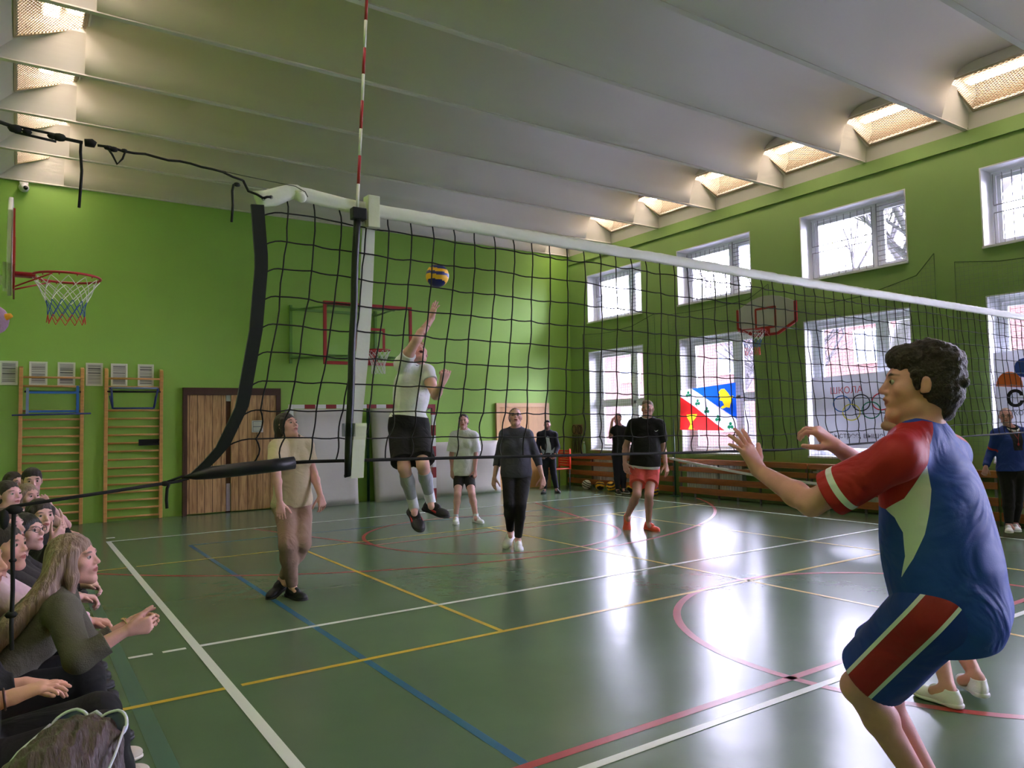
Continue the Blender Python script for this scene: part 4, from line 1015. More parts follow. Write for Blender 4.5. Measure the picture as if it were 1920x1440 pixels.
# skipping ropes on a wooden hanger, bottle and small vase on the far sill
sr = empty('rope_hanger', (X1, 11.3, 1.1), 'skipping ropes coiled on a wooden hanger in the far corner', 'rope hanger'); R0 = (X1, 11.3, 1.1)
MB().box((10.10, 11.14, 1.22), (10.14, 11.48, 1.46)).build('board', mat('worn_plywood', (150, 126, 92), rough=.7, var=.2), sr, bevel=.01, local=R0)
m = MB()
for j, (y, z) in enumerate(((11.22, 1.34), (11.40, 1.34), (11.16, 1.33))):
    m.tube([(10.08-.004*j, y+.07*math.cos(a), z+.10*math.sin(a)) for a in np.linspace(0, 2*PI, 16)[:-1]], .008, 6, closed=True)
for i in range(8):
    y = 11.16+.045*i; m.tube([(10.09, y, 1.22), (10.085, y+.01*math.sin(i*2), 1.0), (10.09, y, .78)], .007 if i % 2 else .011, 6)
m.build('ropes', mat('dark_rope', (52, 40, 32), rough=.9), sr, smooth=True, local=R0)
bt = empty('plastic_bottle', (10.04, 10.99, .745), 'green plastic bottle with a white cap on the far radiator guard shelf', 'bottle'); T0 = (10.04, 10.99, .745)
MB().lathe([(0, .745), (.038, .745), (.04, .76), (.04, .92), (.03, .97), (.014, 1.01), (.014, 1.03)], (10.04, 10.99, 0), 14).build('bottle_body', mat('green_plastic', (120, 168, 128), rough=.2), bt, smooth=True, local=T0)
MB().lathe([(.016, 1.03), (.016, 1.05), (0, 1.05)], (10.04, 10.99, 0), 12).build('cap', WPAINT, bt, smooth=True, local=T0)

# balls
def ball_faces(c, r, name, kind, rot):
    """volleyball made of a sphere whose swirling panels are coloured by direction"""
    n = 64; mb = MB(); R_ = np.array(Matrix.Rotation(rot[0], 3, 'X') @ Matrix.Rotation(rot[1], 3, 'Y') @ Matrix.Rotation(rot[2], 3, 'Z'))
    vs = []; h = n//2
    for i in range(h+1):
        th = PI*i/h
        for k in range(n): vs.append(np.array([math.sin(th)*math.cos(2*PI*k/n), math.sin(th)*math.sin(2*PI*k/n), math.cos(th)]))
    for i in range(h):
        for k in range(n):
            k2 = (k+1) % n; f = (i*n+k, (i+1)*n+k, (i+1)*n+k2, i*n+k2); d = R_ @ (sum(vs[q] for q in f)/4); d /= np.linalg.norm(d)
            ax = int(np.argmax(np.abs(d))); u = d[(ax+1) % 3]/abs(d[ax]); w_ = d[(ax+2) % 3]/abs(d[ax]); u2 = u+0.28*w_*w_*(1 if d[ax] > 0 else -1)
            s_ = int(math.floor((u2+1.05)/.7)); s_ = max(0, min(2, s_))
            va = d[0]*.5+d[2]*.8+.42*d[1]*d[1]; vb_ = d[1]
            if kind == 'vb': mi = 1 if (abs(va-.62) < .15 or abs(va+.02) < .15 or va < -.62 or (vb_ > .72 and va > .2)) else 0
            else: mi = 1 if (abs(va-.45) < .10 or abs(va) < .10 or abs(va+.5) < .1) else 0
            mb.add([], [], 0); mb.f.append(f); mb.mi.append(mi)
    mb.v = [tuple(c[q]+r*p[q] for q in range(3)) for p in vs]
    return mb
VY = mat('yellow_leather', (242, 184, 38), rough=.45, bump=.2, bscale=300); VB = mat('navy_leather', (34, 42, 120), rough=.4, bump=.2, bscale=300)
bc = at(820, 517, 6.65)
o = ball_faces(bc, .104, 'volleyball', 'vb', (.5, .35, .2)).build('volleyball', [VY, VB], smooth=True)
tag(o, 'yellow and blue volleyball in the air above the jumping player', 'volleyball')
BK = mat('black_leather', (26, 26, 26), rough=.4); CW = mat('cream_leather', (214, 210, 186), rough=.45)
for (x, y), kd, mm, lab, rt in (((9.62, 10.42), 'bw', [CW, BK], 'cream and black striped ball on the floor, farthest in the corner row', (.3, .1, .4)), ((9.64, 9.98), 'vb', [VY, BK], 'yellow and black volleyball on the floor, next after the striped ball', (.9, .2, 0)),
        ((9.68, 9.66), 'vb', [VY, BK], 'yellow and black volleyball on the floor, beside the black-clad man', (.2, .8, .3)), ((9.66, 8.98), 'vb', [VY, BK], 'yellow and black volleyball on the floor, right of the black-clad man', (1.2, .1, .9)),
        ((9.66, 8.34), 'vb', [VY, VB], 'yellow and blue volleyball on the floor, nearest to the thin post', (.1, .4, 1.3))):
    o = ball_faces((x, y, .105), .105, 'b', kd, rt).build('volleyball', mm, smooth=True); tag(o, lab, 'volleyball', 'balls lying along the radiator guard')
# red plastic chair and dark stool in the far corner
ch = empty('red_chair', (9.35, 11.1, 0), 'red plastic chair behind the man in the dark suit', 'chair'); C0_ = (9.35, 11.1, 0)
RC = mat('red_plastic', (206, 58, 34), rough=.35)
m = MB(); m.box((9.12, 10.9, .43), (9.56, 11.34, .46)); m.build('seat', RC, ch, bevel=.01, local=C0_)
m = MB()
for i in range(7): m.box((9.53, 10.93, .50+.055*i), (9.56, 11.31, .54+.055*i))
m.box((9.53, 10.90, .44), (9.57, 10.93, .90)); m.box((9.53, 11.31, .44), (9.57, 11.34, .90)); m.build('backrest', RC, ch, bevel=.004, local=C0_)
for x in (9.14, 9.54):
    for y in (10.92, 11.32): MB().tube([(x, y, 0), (x, y, .44)], .014, 8).build('leg', mat('grey_metal', (120, 135, 160)), ch, smooth=True, local=C0_)
# low gym benches along the spectators' wall
def bench(ya, yb, label):
    L0 = (-1.18, (ya+yb)/2, 0); root = empty('gym_bench', L0, label, 'bench', 'low gym benches along the spectators\' wall')
    MB().box((-1.36, yb, .27), (-1.02, ya, .31)).build('seat_board', PINE, root, bevel=.006, local=L0)
    for y in (yb+.3, (ya+yb)/2, ya-.3): MB().box((-1.32, y-.03, 0), (-1.06, y+.03, .27)).build('leg', PINE, root, bevel=.004, local=L0)
bench(7.1, 3.3, 'low pine gym bench along the spectators\' wall, farther one'); bench(3.25, -2.2, 'low pine gym bench along the spectators\' wall, nearer one')

# ================================================================== PEOPLE: one smooth surface per body, grown from blended limb shapes
def nz(v): v = np.asarray(v, float); return v/(np.linalg.norm(v)+1e-12)
class Field:
    """ordered list of shapes blended into one surface"""
    def __init__(s): s.P = []; s.noise = None
    def cone(s, a, b, ra, rb, k=.02, op='u', flat=None, flat0=None):
        a = np.asarray(a, float); b = np.asarray(b, float); s.P.append(('c', op, k, (a, b, ra, rb, flat, flat0), (a+b)/2, np.linalg.norm(b-a)/2+max(ra, rb))); return s
    def ell(s, c, r, R=None, k=.02, op='u'):
        c = np.asarray(c, float); r = np.asarray(r if hasattr(r, '__len__') else (r, r, r), float); s.P.append(('e', op, k, (c, r, np.eye(3) if R is None else R), c, r.max())); return s
    def plane(s, p, n, op='s', k=.004):
        """op 's' removes the side n points to"""
        s.P.append(('p', op, k, (np.asarray(p, float), nz(n)), None, None)); return s
    @staticmethod
    def one(pr, X):
        t, _, _, a, _, _ = pr
        if t == 'c':
            A, B, ra, rb, fl, f0 = a; d = B-A; L2 = d@d+1e-12; h = np.clip(((X-A)@d)/L2, 0, 1)
            q = X-A-h[:, None]*d; r = np.sqrt((q*q).sum(1))-(ra+(rb-ra)*h)
            if fl: r = np.maximum(r, (X-B)@(d/math.sqrt(L2)))
            if f0: r = np.maximum(r, (A-X)@(d/math.sqrt(L2)))
            return r
        if t == 'e':
            c, r, R = a; q = (X-c)@R; k0 = np.sqrt(((q/r)**2).sum(1)); k1 = np.sqrt(((q/(r*r))**2).sum(1))
            return np.where(k0 < 1e-6, -r.min(), k0*(k0-1)/(k1+1e-12))
        p, n = a; return -((X-p)@n)      # inside the removed side is where this is negative
    def ev(s, X, prims=None):
        d = np.full(len(X), 1e3)
        for pr in (s.P if prims is None else prims):
            e = Field.one(pr, X); k = pr[2]
            if pr[1] == 'u':
                h = np.maximum(k-np.abs(d-e), 0)/k; d = np.minimum(d, e)-h*h*k/4
            else:
                e = -e; h = np.maximum(k-np.abs(d-e), 0)/k; d = np.maximum(d, e)+h*h*k/4
        if s.noise is not None: d = d+s.noise(X)
        return d
    def mesh(s, h):
        lo = np.min([p[4]-p[5] for p in s.P if p[1] == 'u'], axis=0)-.03; hi = np.max([p[4]+p[5] for p in s.P if p[1] == 'u'], axis=0)+.03
        B = 8; bs = B*h; nb = np.ceil((hi-lo)/bs).astype(int)
        gi = np.stack(np.meshgrid(*[np.arange(n) for n in nb], indexing='ij'), -1).reshape(-1, 3)
        cen = lo+(gi+.5)*bs; dc = s.ev(cen); rad = bs*math.sqrt(3)/2
        act = np.abs(dc) < rad*1.25+.004; gi = gi[act]; cen = cen[act]
        loc = np.stack(np.meshgrid(*[np.arange(B+1)]*3, indexing='ij'), -1).reshape(-1, 3)
        dims = nb*B+2
        def key(ix): return (ix[:, 0]*dims[1]+ix[:, 1])*dims[2]+ix[:, 2]
        near = []
        for pr in s.P:
            if pr[0] == 'p': near.append(np.abs(Field.one(pr, cen)) < 1e9)
            else: near.append(Field.one(pr, cen) < rad*2+pr[2]+.02)
        near = np.array(near)
        vk = []; vp = []; Ek = []
        corner = np.array([(i, j, k) for i in (0, 1) for j in (0, 1) for k in (0, 1)])
        edges = [(a, b) for a in range(8) for b in range(a+1, 8) if np.abs(corner[a]-corner[b]).sum() == 1]
        for bi in range(len(gi)):
            ps = [s.P[j] for j in np.nonzero(near[:, bi])[0]]
            if not ps: continue
            base = gi[bi]*B; X = lo+(base+loc)*h; D = s.ev(X, ps).reshape(B+1, B+1, B+1)
            if D.min() > 0 or D.max() < 0: continue
            C = np.stack([D[c[0]:B+c[0], c[1]:B+c[1], c[2]:B+c[2]] for c in corner], -1).reshape(-1, 8)
            sg = C < 0; mx = sg.any(1) & ~sg.all(1)
            if not mx.any(): continue
            cells = np.stack(np.meshgrid(*[np.arange(B)]*3, indexing='ij'), -1).reshape(-1, 3)[mx]; Cm = C[mx]; sm = sg[mx]
            acc = np.zeros((len(cells), 3)); cnt = np.zeros(len(cells))
            for a, b in edges:
                cr2 = sm[:, a] != sm[:, b]; t = np.where(cr2, Cm[:, a]/(Cm[:, a]-Cm[:, b]+1e-20), 0)
                pt = corner[a]+(corner[b]-corner[a])*t[:, None]; acc += np.where(cr2[:, None], pt, 0); cnt += cr2
            vk.append(key(base+cells)); vp.append(lo+(base+cells+acc/cnt[:, None])*h)
            for ax, e in ((0, 4), (1, 2), (2, 1)):
                cr2 = sm[:, 0] != sm[:, e]
                if cr2.any(): Ek.append(np.concatenate([base+cells[cr2], np.full((cr2.sum(), 1), ax), sm[cr2, 0:1].astype(int)], 1))
        vk = np.concatenate(vk); vp = np.concatenate(vp); o = np.argsort(vk); vk = vk[o]; vp = vp[o]
        E = np.concatenate(Ek); quads = []
        for ax in range(3):
            e = E[E[:, 3] == ax]; u, v = [(1, 2), (2, 0), (0, 1)][ax]
            I = []
            for du, dv in ((0, 0), (-1, 0), (-1, -1), (0, -1)):
                c = e[:, :3].copy(); c[:, u] += du; c[:, v] += dv; I.append(key(c))
            I = np.stack(I, 1); J = np.searchsorted(vk, I); J = np.minimum(J, len(vk)-1); ok = (vk[J] == I).all(1); J = J[ok]; fl = e[ok, 4] == 1
            J[~fl] = J[~fl][:, ::-1]; quads.append(J)
        Q = np.concatenate(quads)
        return vp, Q
def field_obj(name, F, h, m, parent=None, colors=None, masks=None, smooth_it=1):
    V, Q = F.mesh(h)
    if smooth_it:                                            # one light relaxation pass
        for _ in range(smooth_it):
            acc = np.zeros_like(V); cnt = np.zeros(len(V))
            for a, b in ((0, 1), (1, 2), (2, 3), (3, 0)):
                for x, y in ((a, b), (b, a)):
                    for c in range(3): acc[:, c] += np.bincount(Q[:, x], V[Q[:, y], c], len(V))
                    cnt += np.bincount(Q[:, x], minlength=len(V))
            V = V*.5+.5*acc/np.maximum(cnt, 1)[:, None]
    me = bpy.data.meshes.new(name); me.vertices.add(len(V)); me.vertices.foreach_set('co', V.astype(np.float32).ravel())
    me.loops.add(Q.size); me.loops.foreach_set('vertex_index', Q.astype(np.int32).ravel()); me.polygons.add(len(Q))
    me.polygons.foreach_set('loop_start', np.arange(0, Q.size, 4, dtype=np.int32)); me.polygons.foreach_set('loop_total', np.full(len(Q), 4, dtype=np.int32))
    me.polygons.foreach_set('use_smooth', np.ones(len(Q), dtype=bool)); me.update(calc_edges=True)
    if colors is not None:
        ca = me.color_attributes.new('Col', 'FLOAT_COLOR', 'POINT'); c = colors(V); ca.data.foreach_set('color', np.concatenate([c, np.ones((len(c), 1))], 1).astype(np.float32).ravel())
    if masks:
        for nm, fn in masks.items():
            a = me.attributes.new(nm, 'FLOAT', 'POINT'); a.data.foreach_set('value', fn(V).astype(np.float32))
    return link_mesh(name, me, m, parent)
def panel_mat(name, base, layers, rough=.7, bump=.25, bscale=90, sheen=.0):
    """base colour plus (mask attribute, colour) panels, each shown where its mask is positive"""
    m = bpy.data.materials.new(name); m.use_nodes = True; nt = m.node_tree; N = nt.nodes; L = nt.links; b = N['Principled BSDF']; b.inputs['Roughness'].default_value = rough; b.inputs['Sheen Weight'].default_value = sheen
    cur = None
    for at_, c in layers:
        a = N.new('ShaderNodeAttribute'); a.attribute_name = at_; g = N.new('ShaderNodeMath'); g.operation = 'GREATER_THAN'; g.inputs[1].default_value = 0; L.new(a.outputs['Fac'], g.inputs[0])
        mx = N.new('ShaderNodeMix'); mx.data_type = 'RGBA'; L.new(g.outputs['Value'], mx.inputs['Factor']); mx.inputs['B'].default_value = (*s2l(c), 1)
        if cur is None: mx.inputs['A'].default_value = (*s2l(base), 1)
        else: L.new(cur, mx.inputs['A'])
        cur = mx.outputs['Result']
    L.new(cur, b.inputs['Base Color'])
    co = N.new('ShaderNodeTexCoord'); n2 = N.new('ShaderNodeTexNoise'); n2.inputs['Scale'].default_value = bscale; L.new(co.outputs['Object'], n2.inputs['Vector'])
    bp = N.new('ShaderNodeBump'); bp.inputs['Strength'].default_value = bump; bp.inputs['Distance'].default_value = .004; L.new(n2.outputs['Fac'], bp.inputs['Height']); L.new(bp.outputs['Normal'], b.inputs['Normal'])
    return add_wrinkles(m, .6, 4.5, .05)
def add_wrinkles(m, strength=.55, scale=6.5, dist=.03):
    nt = m.node_tree; N = nt.nodes; L = nt.links; b = N['Principled BSDF']; co = N.new('ShaderNodeTexCoord')
    n = N.new('ShaderNodeTexNoise'); n.inputs['Scale'].default_value = scale; n.inputs['Detail'].default_value = 2.5; n.inputs['Distortion'].default_value = 1.4; L.new(co.outputs['Object'], n.inputs['Vector'])
    bp = N.new('ShaderNodeBump'); bp.inputs['Strength'].default_value = strength; bp.inputs['Distance'].default_value = dist; L.new(n.outputs['Fac'], bp.inputs['Height'])
    if b.inputs['Normal'].is_linked: L.new(b.inputs['Normal'].links[0].from_socket, bp.inputs['Normal'])
    L.new(bp.outputs['Normal'], b.inputs['Normal']); m['wr'] = 1; return m
def fabric(name, rgb, rough=.85, var=.05, bump=.25, bscale=70, sheen=0.0, wr=.55):
    m = mat(name, rgb, rough=rough, var=var, vscale=14, bump=bump, bscale=bscale, sheen=sheen)
    return m if 'wr' in m.keys() else add_wrinkles(m, wr)
SKINM = mat('skin', (214, 168, 148), rough=.52, attr='Col', var=.05, vscale=30, bump=.08, bscale=180, spec=.35)

def folds(seed, amp=.004, f=22.0, up=(0, 0, 1)):
    """cloth creases: a few crossing waves"""
    rd = random.Random(seed); W = []
    for _ in range(5):
        d = nz([rd.uniform(-1, 1), rd.uniform(-1, 1), rd.uniform(-.9, .9)]); W.append((d*f*rd.uniform(.5, 1.5), rd.uniform(0, 6.28), rd.uniform(.4, 1)))
    def fn(X):
        s_ = np.zeros(len(X))
        for w_, p, a in W: s_ += a*np.sin(X@w_+p+1.5*np.sin(X@w_[[1, 2, 0]]*.4))
        return amp*s_/2.2
    return fn
def strands(seed, amp, ax=(1, 1, 0), f=260, curl=0.0):
    rd = random.Random(seed); d1 = nz(ax); 
    def fn(X):
        t = X@(np.array(d1)*f); u = X@(np.array([d1[1], -d1[0], .15])*f*.8)
        q = np.sin(t+2*np.sin(X[:, 2]*18))*.5+np.sin(u+1.7+2*np.sin(X[:, 2]*14+X[:, 0]*20))*.5
        if curl: q = q*.4+np.sin(X[:, 0]*curl+2*np.sin(X[:, 2]*curl*.7))*np.sin(X[:, 1]*curl*1.1+X[:, 2]*curl*.8)*1.2
        return amp*q
    return fn

def put_hand(F, w_, d, n, side, s=1.0, curl=(.3, .35, .4, .45), spread=.10, thumb=(.5, .5), el=None):
    """five fingers on a palm. w_ wrist, d towards the fingers, n out of the palm, side +1 = right hand"""
    d = nz(d); n = np.asarray(n, float); n = nz(n-d*(n@d)); t = nz(np.cross(d, n))*side       # t = thumb side
    w_ = np.asarray(w_, float)
    u = [.031, .010, -.011, -.030]; ln = [.072, .080, .074, .058]; bl = [.088, .092, .088, .080]
    for i in range(4):
        b = w_+d*bl[i]*s+t*u[i]*s
        F.cone(w_+d*.012*s+t*u[i]*.42*s, b, .0185*s, .0125*s, k=.014*s)
    F.cone(w_+d*.02*s+t*.018*s+n*.006*s, w_+d*.06*s+t*.02*s+n*.008*s, .015*s, .012*s, k=.01*s)
    for i in range(4):
        b = w_+d*bl[i]*s+t*u[i]*s; sp = (u[i]/.031)*spread; a = 0; r0 = (.0092 if i < 3 else .0082)*s
        dd = nz(d+t*sp); L_ = ln[i]*s; c = curl[i]
        for j, (fr, cc) in enumerate(((.46, .8), (.30, 1.1), (.24, .8))):
            a += c*cc; v = dd*math.cos(a)+n*math.sin(a); e = b+v*L_*fr; F.cone(b, e, r0*(1-.09*j), r0*(.93-.09*j), k=.0035*s); b = e
    b = w_+d*.024*s+t*.026*s+n*.006*s; dd = nz(d*(.75-.35*thumb[0])+t*(.35+.6*thumb[0])+n*thumb[1]*.5)
    e = b+dd*.045*s; F.cone(b, e, .0150*s, .0112*s, k=.010*s); dd2 = nz(dd+d*.45+n*thumb[1]*.25); e2 = e+dd2*.033*s; F.cone(e, e2, .0108*s, .0098*s, k=.004*s); e3 = e2+nz(dd2+d*.2)*.026*s; F.cone(e2, e3, .0097*s, .0082*s, k=.003*s)

HEADC = dict(skin=(212, 166, 146), lip=(176, 96, 92), brow=(70, 52, 42), cheek=(220, 150, 132))
def lin(c): return np.array(s2l(c))
class Person:
    def __init__(s, J, H, head, name_label, res=.005, skin=(212, 166, 146), brow=(70, 52, 42), lip=(172, 98, 94), female=False, wf=1.0, open_mouth=0.0, beard=None, headscale=1.0, hands=None, bare_feet=False, cat='person', fat=0.0, nails=None, facehair=None):
        s.J = J = {k: np.asarray(v, float) for k, v in J.items()}; s.H = H; sc = s.sc = H/1.75; s.res = res; s.fem = female; s.wf = wf
        s.hf = nz(head[0]); hu = np.asarray(head[1], float); s.hu = nz(hu-s.hf*(hu@s.hf)); s.hr = np.cross(s.hf, s.hu); s.hR = np.stack([s.hr, s.hf, s.hu], 1); s.hs = sc*headscale
        s.up = nz(J['nk']-J['pv']); s.rt = nz(J['sR']-J['sL']); s.rt = nz(s.rt-s.up*(s.rt@s.up)); s.fw = np.cross(s.up, s.rt)
        pr = nz(J['hR']-J['hL']); s.pu = nz(s.up*.6+nz((J['nk']+J['pv'])/2-J['pv'])*.4); s.prt = nz(pr-s.pu*(pr@s.pu)); s.pfw = np.cross(s.pu, s.prt)
        s.TR = np.stack([s.rt, s.fw, s.up], 1); s.PR = np.stack([s.prt, s.pfw, s.pu], 1); s.fat = fat
        F = Field(); s.torso(F, 0.0); s.limbs(F); s.headf(F, open_mouth)
        for sd, key in ((1, 'R'), (-1, 'L')):
            if hands and key in hands:
                h = hands[key]; put_hand(F, J['w'+key], h['d'], h['n'], sd, sc*h.get('s', 1.0)*(0.93 if female else 1.0), h.get('curl', (.3, .35, .4, .45)), h.get('spread', .1), h.get('thumb', (.5, .5)))
        sk, lp, bw = lin(skin)*np.array([1.0, .93, 1.04]), lin(lip), lin(brow); s.skin = skin
        def col(V):
            q = (V-J['hd'])@s.hR/s.hs; c = np.tile(sk, (len(V), 1)); inh = (np.abs(q[:, 0]) < .11) & (np.abs(q[:, 2]) < .14) & (q[:, 1] > .03)
            def mixc(w_, cc): nonlocal c; w_ = np.clip(w_, 0, 1)[:, None]; c = c*(1-w_)+cc*w_
            if facehair is not None:
                w_ = np.clip((-.035-q[:, 2])*60, 0, 1)*(q[:, 1] > -.01)*np.clip((.125+q[:, 2])*60, 0, 1); mixc(np.where((np.abs(q[:, 0]) < .09), w_, 0)*facehair[1], lin(facehair[0]))
            ck = 1-np.sqrt(((np.abs(q[:, 0])-.040)/.024)**2+((q[:, 2]+.025)/.024)**2); mixc(np.where(inh, ck*.45, 0), sk*np.array([1.06, .80, .78]))
            lw = 1-np.sqrt((q[:, 0]/.027)**2+((q[:, 2]+.056)/(.0115+.5*open_mouth))**2); mixc(np.where(inh & (q[:, 1] > .07), lw*5, 0), lp)
            if open_mouth > 0:
                lw = 1-np.sqrt((q[:, 0]/.018)**2+((q[:, 2]+.058)/(open_mouth*.9))**2); mixc(np.where(inh, lw*6, 0), lin((60, 20, 20)))
            bx = np.abs(q[:, 0]); bwv = 1-np.sqrt(((bx-.033)/.021)**2+((q[:, 2]-.030+.25*(bx-.033)**2/.03)/.0058)**2); mixc(np.where(inh, bwv*3, 0)*(.7 if female else .9), bw)
            ey = 1-np.sqrt(((bx-.031)/.0165)**2+((q[:, 2]-.008)/.0072)**2); mixc(np.where(inh, ey*2.2, 0)*.22, bw*.8)
            return c
        s.body = field_obj('person', F, res, SKINM, None, colors=col)
        tag(s.body, name_label, cat)
        s.origin = None
        s.eyes()
    def hl(s, x, y, z): return s.J['hd']+s.hR@(np.array([x, y, z])*s.hs)
    def torso(s, F, g, hem=None, flare=0.0):
        J, sc, w_ = s.J, s.sc, s.wf; R, PRm = s.TR, s.PR; fem = s.fem
        nk, pv = J['nk'], J['pv']; cc = nk-s.up*.185*sc-s.fw*.008; L_ = np.linalg.norm(nk-pv)
        F.ell(cc, (np.array([.148 if not fem else .130, .102, .185])*sc*[w_, 1, 1])+g, R, k=.03)
        F.cone(nk-s.up*.02*sc, pv+s.up*.02*sc, .075*sc+g, .095*sc+g, k=.05)
        mid = nk*.38+pv*.62+s.fw*(.012+s.fat*.6)*sc; F.ell(mid, np.array([.128 if not fem else .112, .092+s.fat, .14])*sc*[w_, 1, 1]+g, R, k=.05)
        F.ell(pv+s.prt*0, np.array([.158 if not fem else .154, .108, .115])*sc*[w_, 1, 1]+g, PRm, k=.04)
        for sg in (-1, 1): F.ell(pv-s.pfw*.055*sc+s.prt*sg*.065*sc-s.pu*.045*sc, .088*sc+g, None, k=.03)
        a, b = J['sL'], J['sR']; m_ = nk-s.up*.035*sc
        for p in (a, b): F.cone(m_+(p-m_)*.35, p, .058*sc+g*.9, .053*sc+g, k=.05); F.cone(nk+s.up*.02*sc-s.fw*.01, p-(p-nk)*.12, .045*sc+g*.5, .042*sc+g*.6, k=.03)
        for sg, p in ((-1, a), (1, b)): F.ell(cc+s.rt*sg*.065*sc+s.fw*.045*sc+s.up*.045*sc, np.array([.075, .055, .065])*sc+g, R, k=.04)
        if fem:
            for sg in (-1, 1): F.ell(cc+s.rt*sg*.062*sc+s.fw*.088*sc+s.up*.005*sc, np.array([.055, .048, .055])*sc+g*.8, R, k=.03)
    def limbs(s, F):
        J, sc = s.J, s.sc; q = .9 if s.fem else 1.0; cr3 = np.array
        for k in 'LR':
            S, E, W = J['s'+k], J['e'+k], J['w'+k]; F.cone(S, E, .051*sc*q, .040*sc*q, k=.03); m_ = S*.55+E*.45; F.ell(m_, .047*sc*q, None, k=.03)
            f = E+(W-E)*.28; F.cone(E, f, .038*sc*q, .041*sc*q, k=.02); F.cone(f, W, .040*sc*q, .0255*sc*q, k=.02)
            Hh, K, A = J['h'+k], J['k'+k], J['a'+k]; F.cone(Hh, K, .083*sc, .054*sc, k=.04); bk = -s.pfw
            c = K+(A-K)*.30; kn = nz(K-Hh); sh = nz(A-K); back = nz(kn-sh*(kn@sh)+1e-6*bk); back = -back if np.linalg.norm(np.cross(kn, sh)) < .12 and (back@bk) < 0 else -back*0+(bk-sh*(bk@sh)) if np.linalg.norm(np.cross(kn, sh)) < .12 else nz(-(sh-kn*(sh@kn))*-1)
            back = nz(bk-sh*(bk@sh)) if np.linalg.norm(np.cross(kn, sh)) < .2 else nz(-(kn-sh*(kn@sh)))
            F.cone(K, c, .052*sc, .052*sc, k=.02); F.cone(c, A, .051*sc, .033*sc, k=.02); F.ell(c+back*.014*sc, np.array([.046, .046, .05])*sc, None, k=.03)
            kf = -back; F.ell(K+kf*.012*sc, .046*sc, None, k=.02)
            t = J.get('t'+k, nz(s.pfw*[1, 1, 0])); F.cone(A, A+nz(t)*.07*sc-cr3([0, 0, .03])*sc, .034*sc, .028*sc, k=.02)
    def headf(s, F, om=0.0):
        hs, R, J = s.hs, s.hR, s.J
        def E(c, r, k=.02, op='u'): F.ell(s.hl(*c), np.array(r)*hs, R, k=k*hs, op=op)
        def C(a, b, ra, rb, k=.01, op='u'): F.cone(s.hl(*a), s.hl(*b), ra*hs, rb*hs, k=k*hs, op=op)
        F.cone(J['nk']+s.up*.0, s.hl(0, -.022, -.055), (.054 if s.fem else .062)*s.sc, (.047 if s.fem else .056)*s.sc, k=.04)
        E((0, -.014, .030), (.074, .095, .086)); E((0, .030, -.022), (.060, .058, .082), .03); 
        C((-.040, .012, -.072), (0, .064, -.096-om*.6), .022, .021, .02); C((.040, .012, -.072), (0, .064, -.096-om*.6), .022, .021, .02)
        E((0, .072, -.098-om*.7), (.020, .017, .016), .018)
        for sg in (-1, 1): E((sg*.043, .052, -.018), (.024, .026, .022), .02)
        C((-.036, .076, .026), (.036, .076, .026), .012, .012, .015)
        for sg in (-1, 1): E((sg*.031, .0965, .007), (.0165, .0125, .011), .010, 's')
        C((0, .083, .016), (0, .103, -.020), .0075, .0105, .012); E((0, .104, -.024), (.0105, .010, .009), .006)
        for sg in (-1, 1): E((sg*.012, .092, -.027), (.0075, .010, .007), .005)
        E((0, .078, -.055), (.028, .018, .022), .015)
        C((-.017, .088, -.050), (0, .0945, -.049), .0055, .0062, .006); C((.017, .088, -.050), (0, .0945, -.049), .0055, .0062, .006); 
        C((-.014, .087, -.063-om), (.014, .087, -.063-om), .0062, .0062, .006)
        if om > 0: E((0, .096, -.057-om*.4), (.018, .022, .004+om*.7), .004, 's')
        else: C((-.020, .097, -.0565), (.020, .097, -.0565), .003, .003, .004, 's')
        for sg in (-1, 1):
            E((sg*.079, -.006, -.002), (.0065, .016, .027), .006); E((sg*.0885, -.003, .001), (.007, .0095, .018), .003, 's'); E((sg*.078, .004, -.020), (.006, .007, .009), .005)
    def eyes(s):
        wm = mat('eye_white', (186, 172, 168), rough=.2); im = mat('iris_dark', (46, 34, 28), rough=.15)
        for sg in (-1, 1):
            c = s.hl(sg*.031, .0735, .007); r = .0132*s.hs; mb = MB(); mb.sphere(c, r, 16)
            ic = c+s.hf*r*.55; mb.sphere(ic, r*.60, 12, 1)
            mb.build('eye', [wm, im], s.body, smooth=True)
            # upper lid
    # ---- garments
    def shirt(s, name, m, g=.014, sleeve=.5, hem=.03, neck=.062, sg=.016, seed=1, fold=.004, sleeve_r=None, masks=None, wave=None, flare=.0, ff=22.0):
        J, sc = s.J, s.sc; F = Field(); s.torso(F, g); pv = J['pv']
        if hem > 0: F.ell(pv+s.up*.10*sc, np.array([.142 if s.fem else .148, .104+s.fat, .36])*sc*[s.wf, 1, 1]+g+flare, s.TR, k=.04)
        F.plane(pv-s.pu*hem*sc, -s.pu, 's', .006)
        for k in 'LR':
            S, E, W = J['s'+k], J['e'+k], J['w'+k]; a = nz(E-S); q = .92 if s.fem else 1.0
            r1 = (.046*sc*q+sg) if sleeve_r is None else sleeve_r
            if sleeve <= 1: F.cone(S, S+(E-S)*sleeve, .053*sc*q+sg*.9, r1, k=.03, flat=True)
            else:
                F.cone(S, E, .053*sc*q+sg, .042*sc*q+sg, k=.03); f = (sleeve-1); F.cone(E, E+(W-E)*f, .041*sc*q+sg, (.041-.014*f)*sc*q+sg*.7, k=.02, flat=True)
        if neck: F.cone(J['nk']+s.up*.020*sc+s.fw*.012, J['nk']+s.up*.16*sc+s.fw*.05*sc, neck*sc, neck*1.25*sc, k=.006, op='s')
        F.noise = folds(seed, fold, ff)
        o = field_obj(name, F, s.res, m, s.body, masks=masks(s) if masks else None); return o
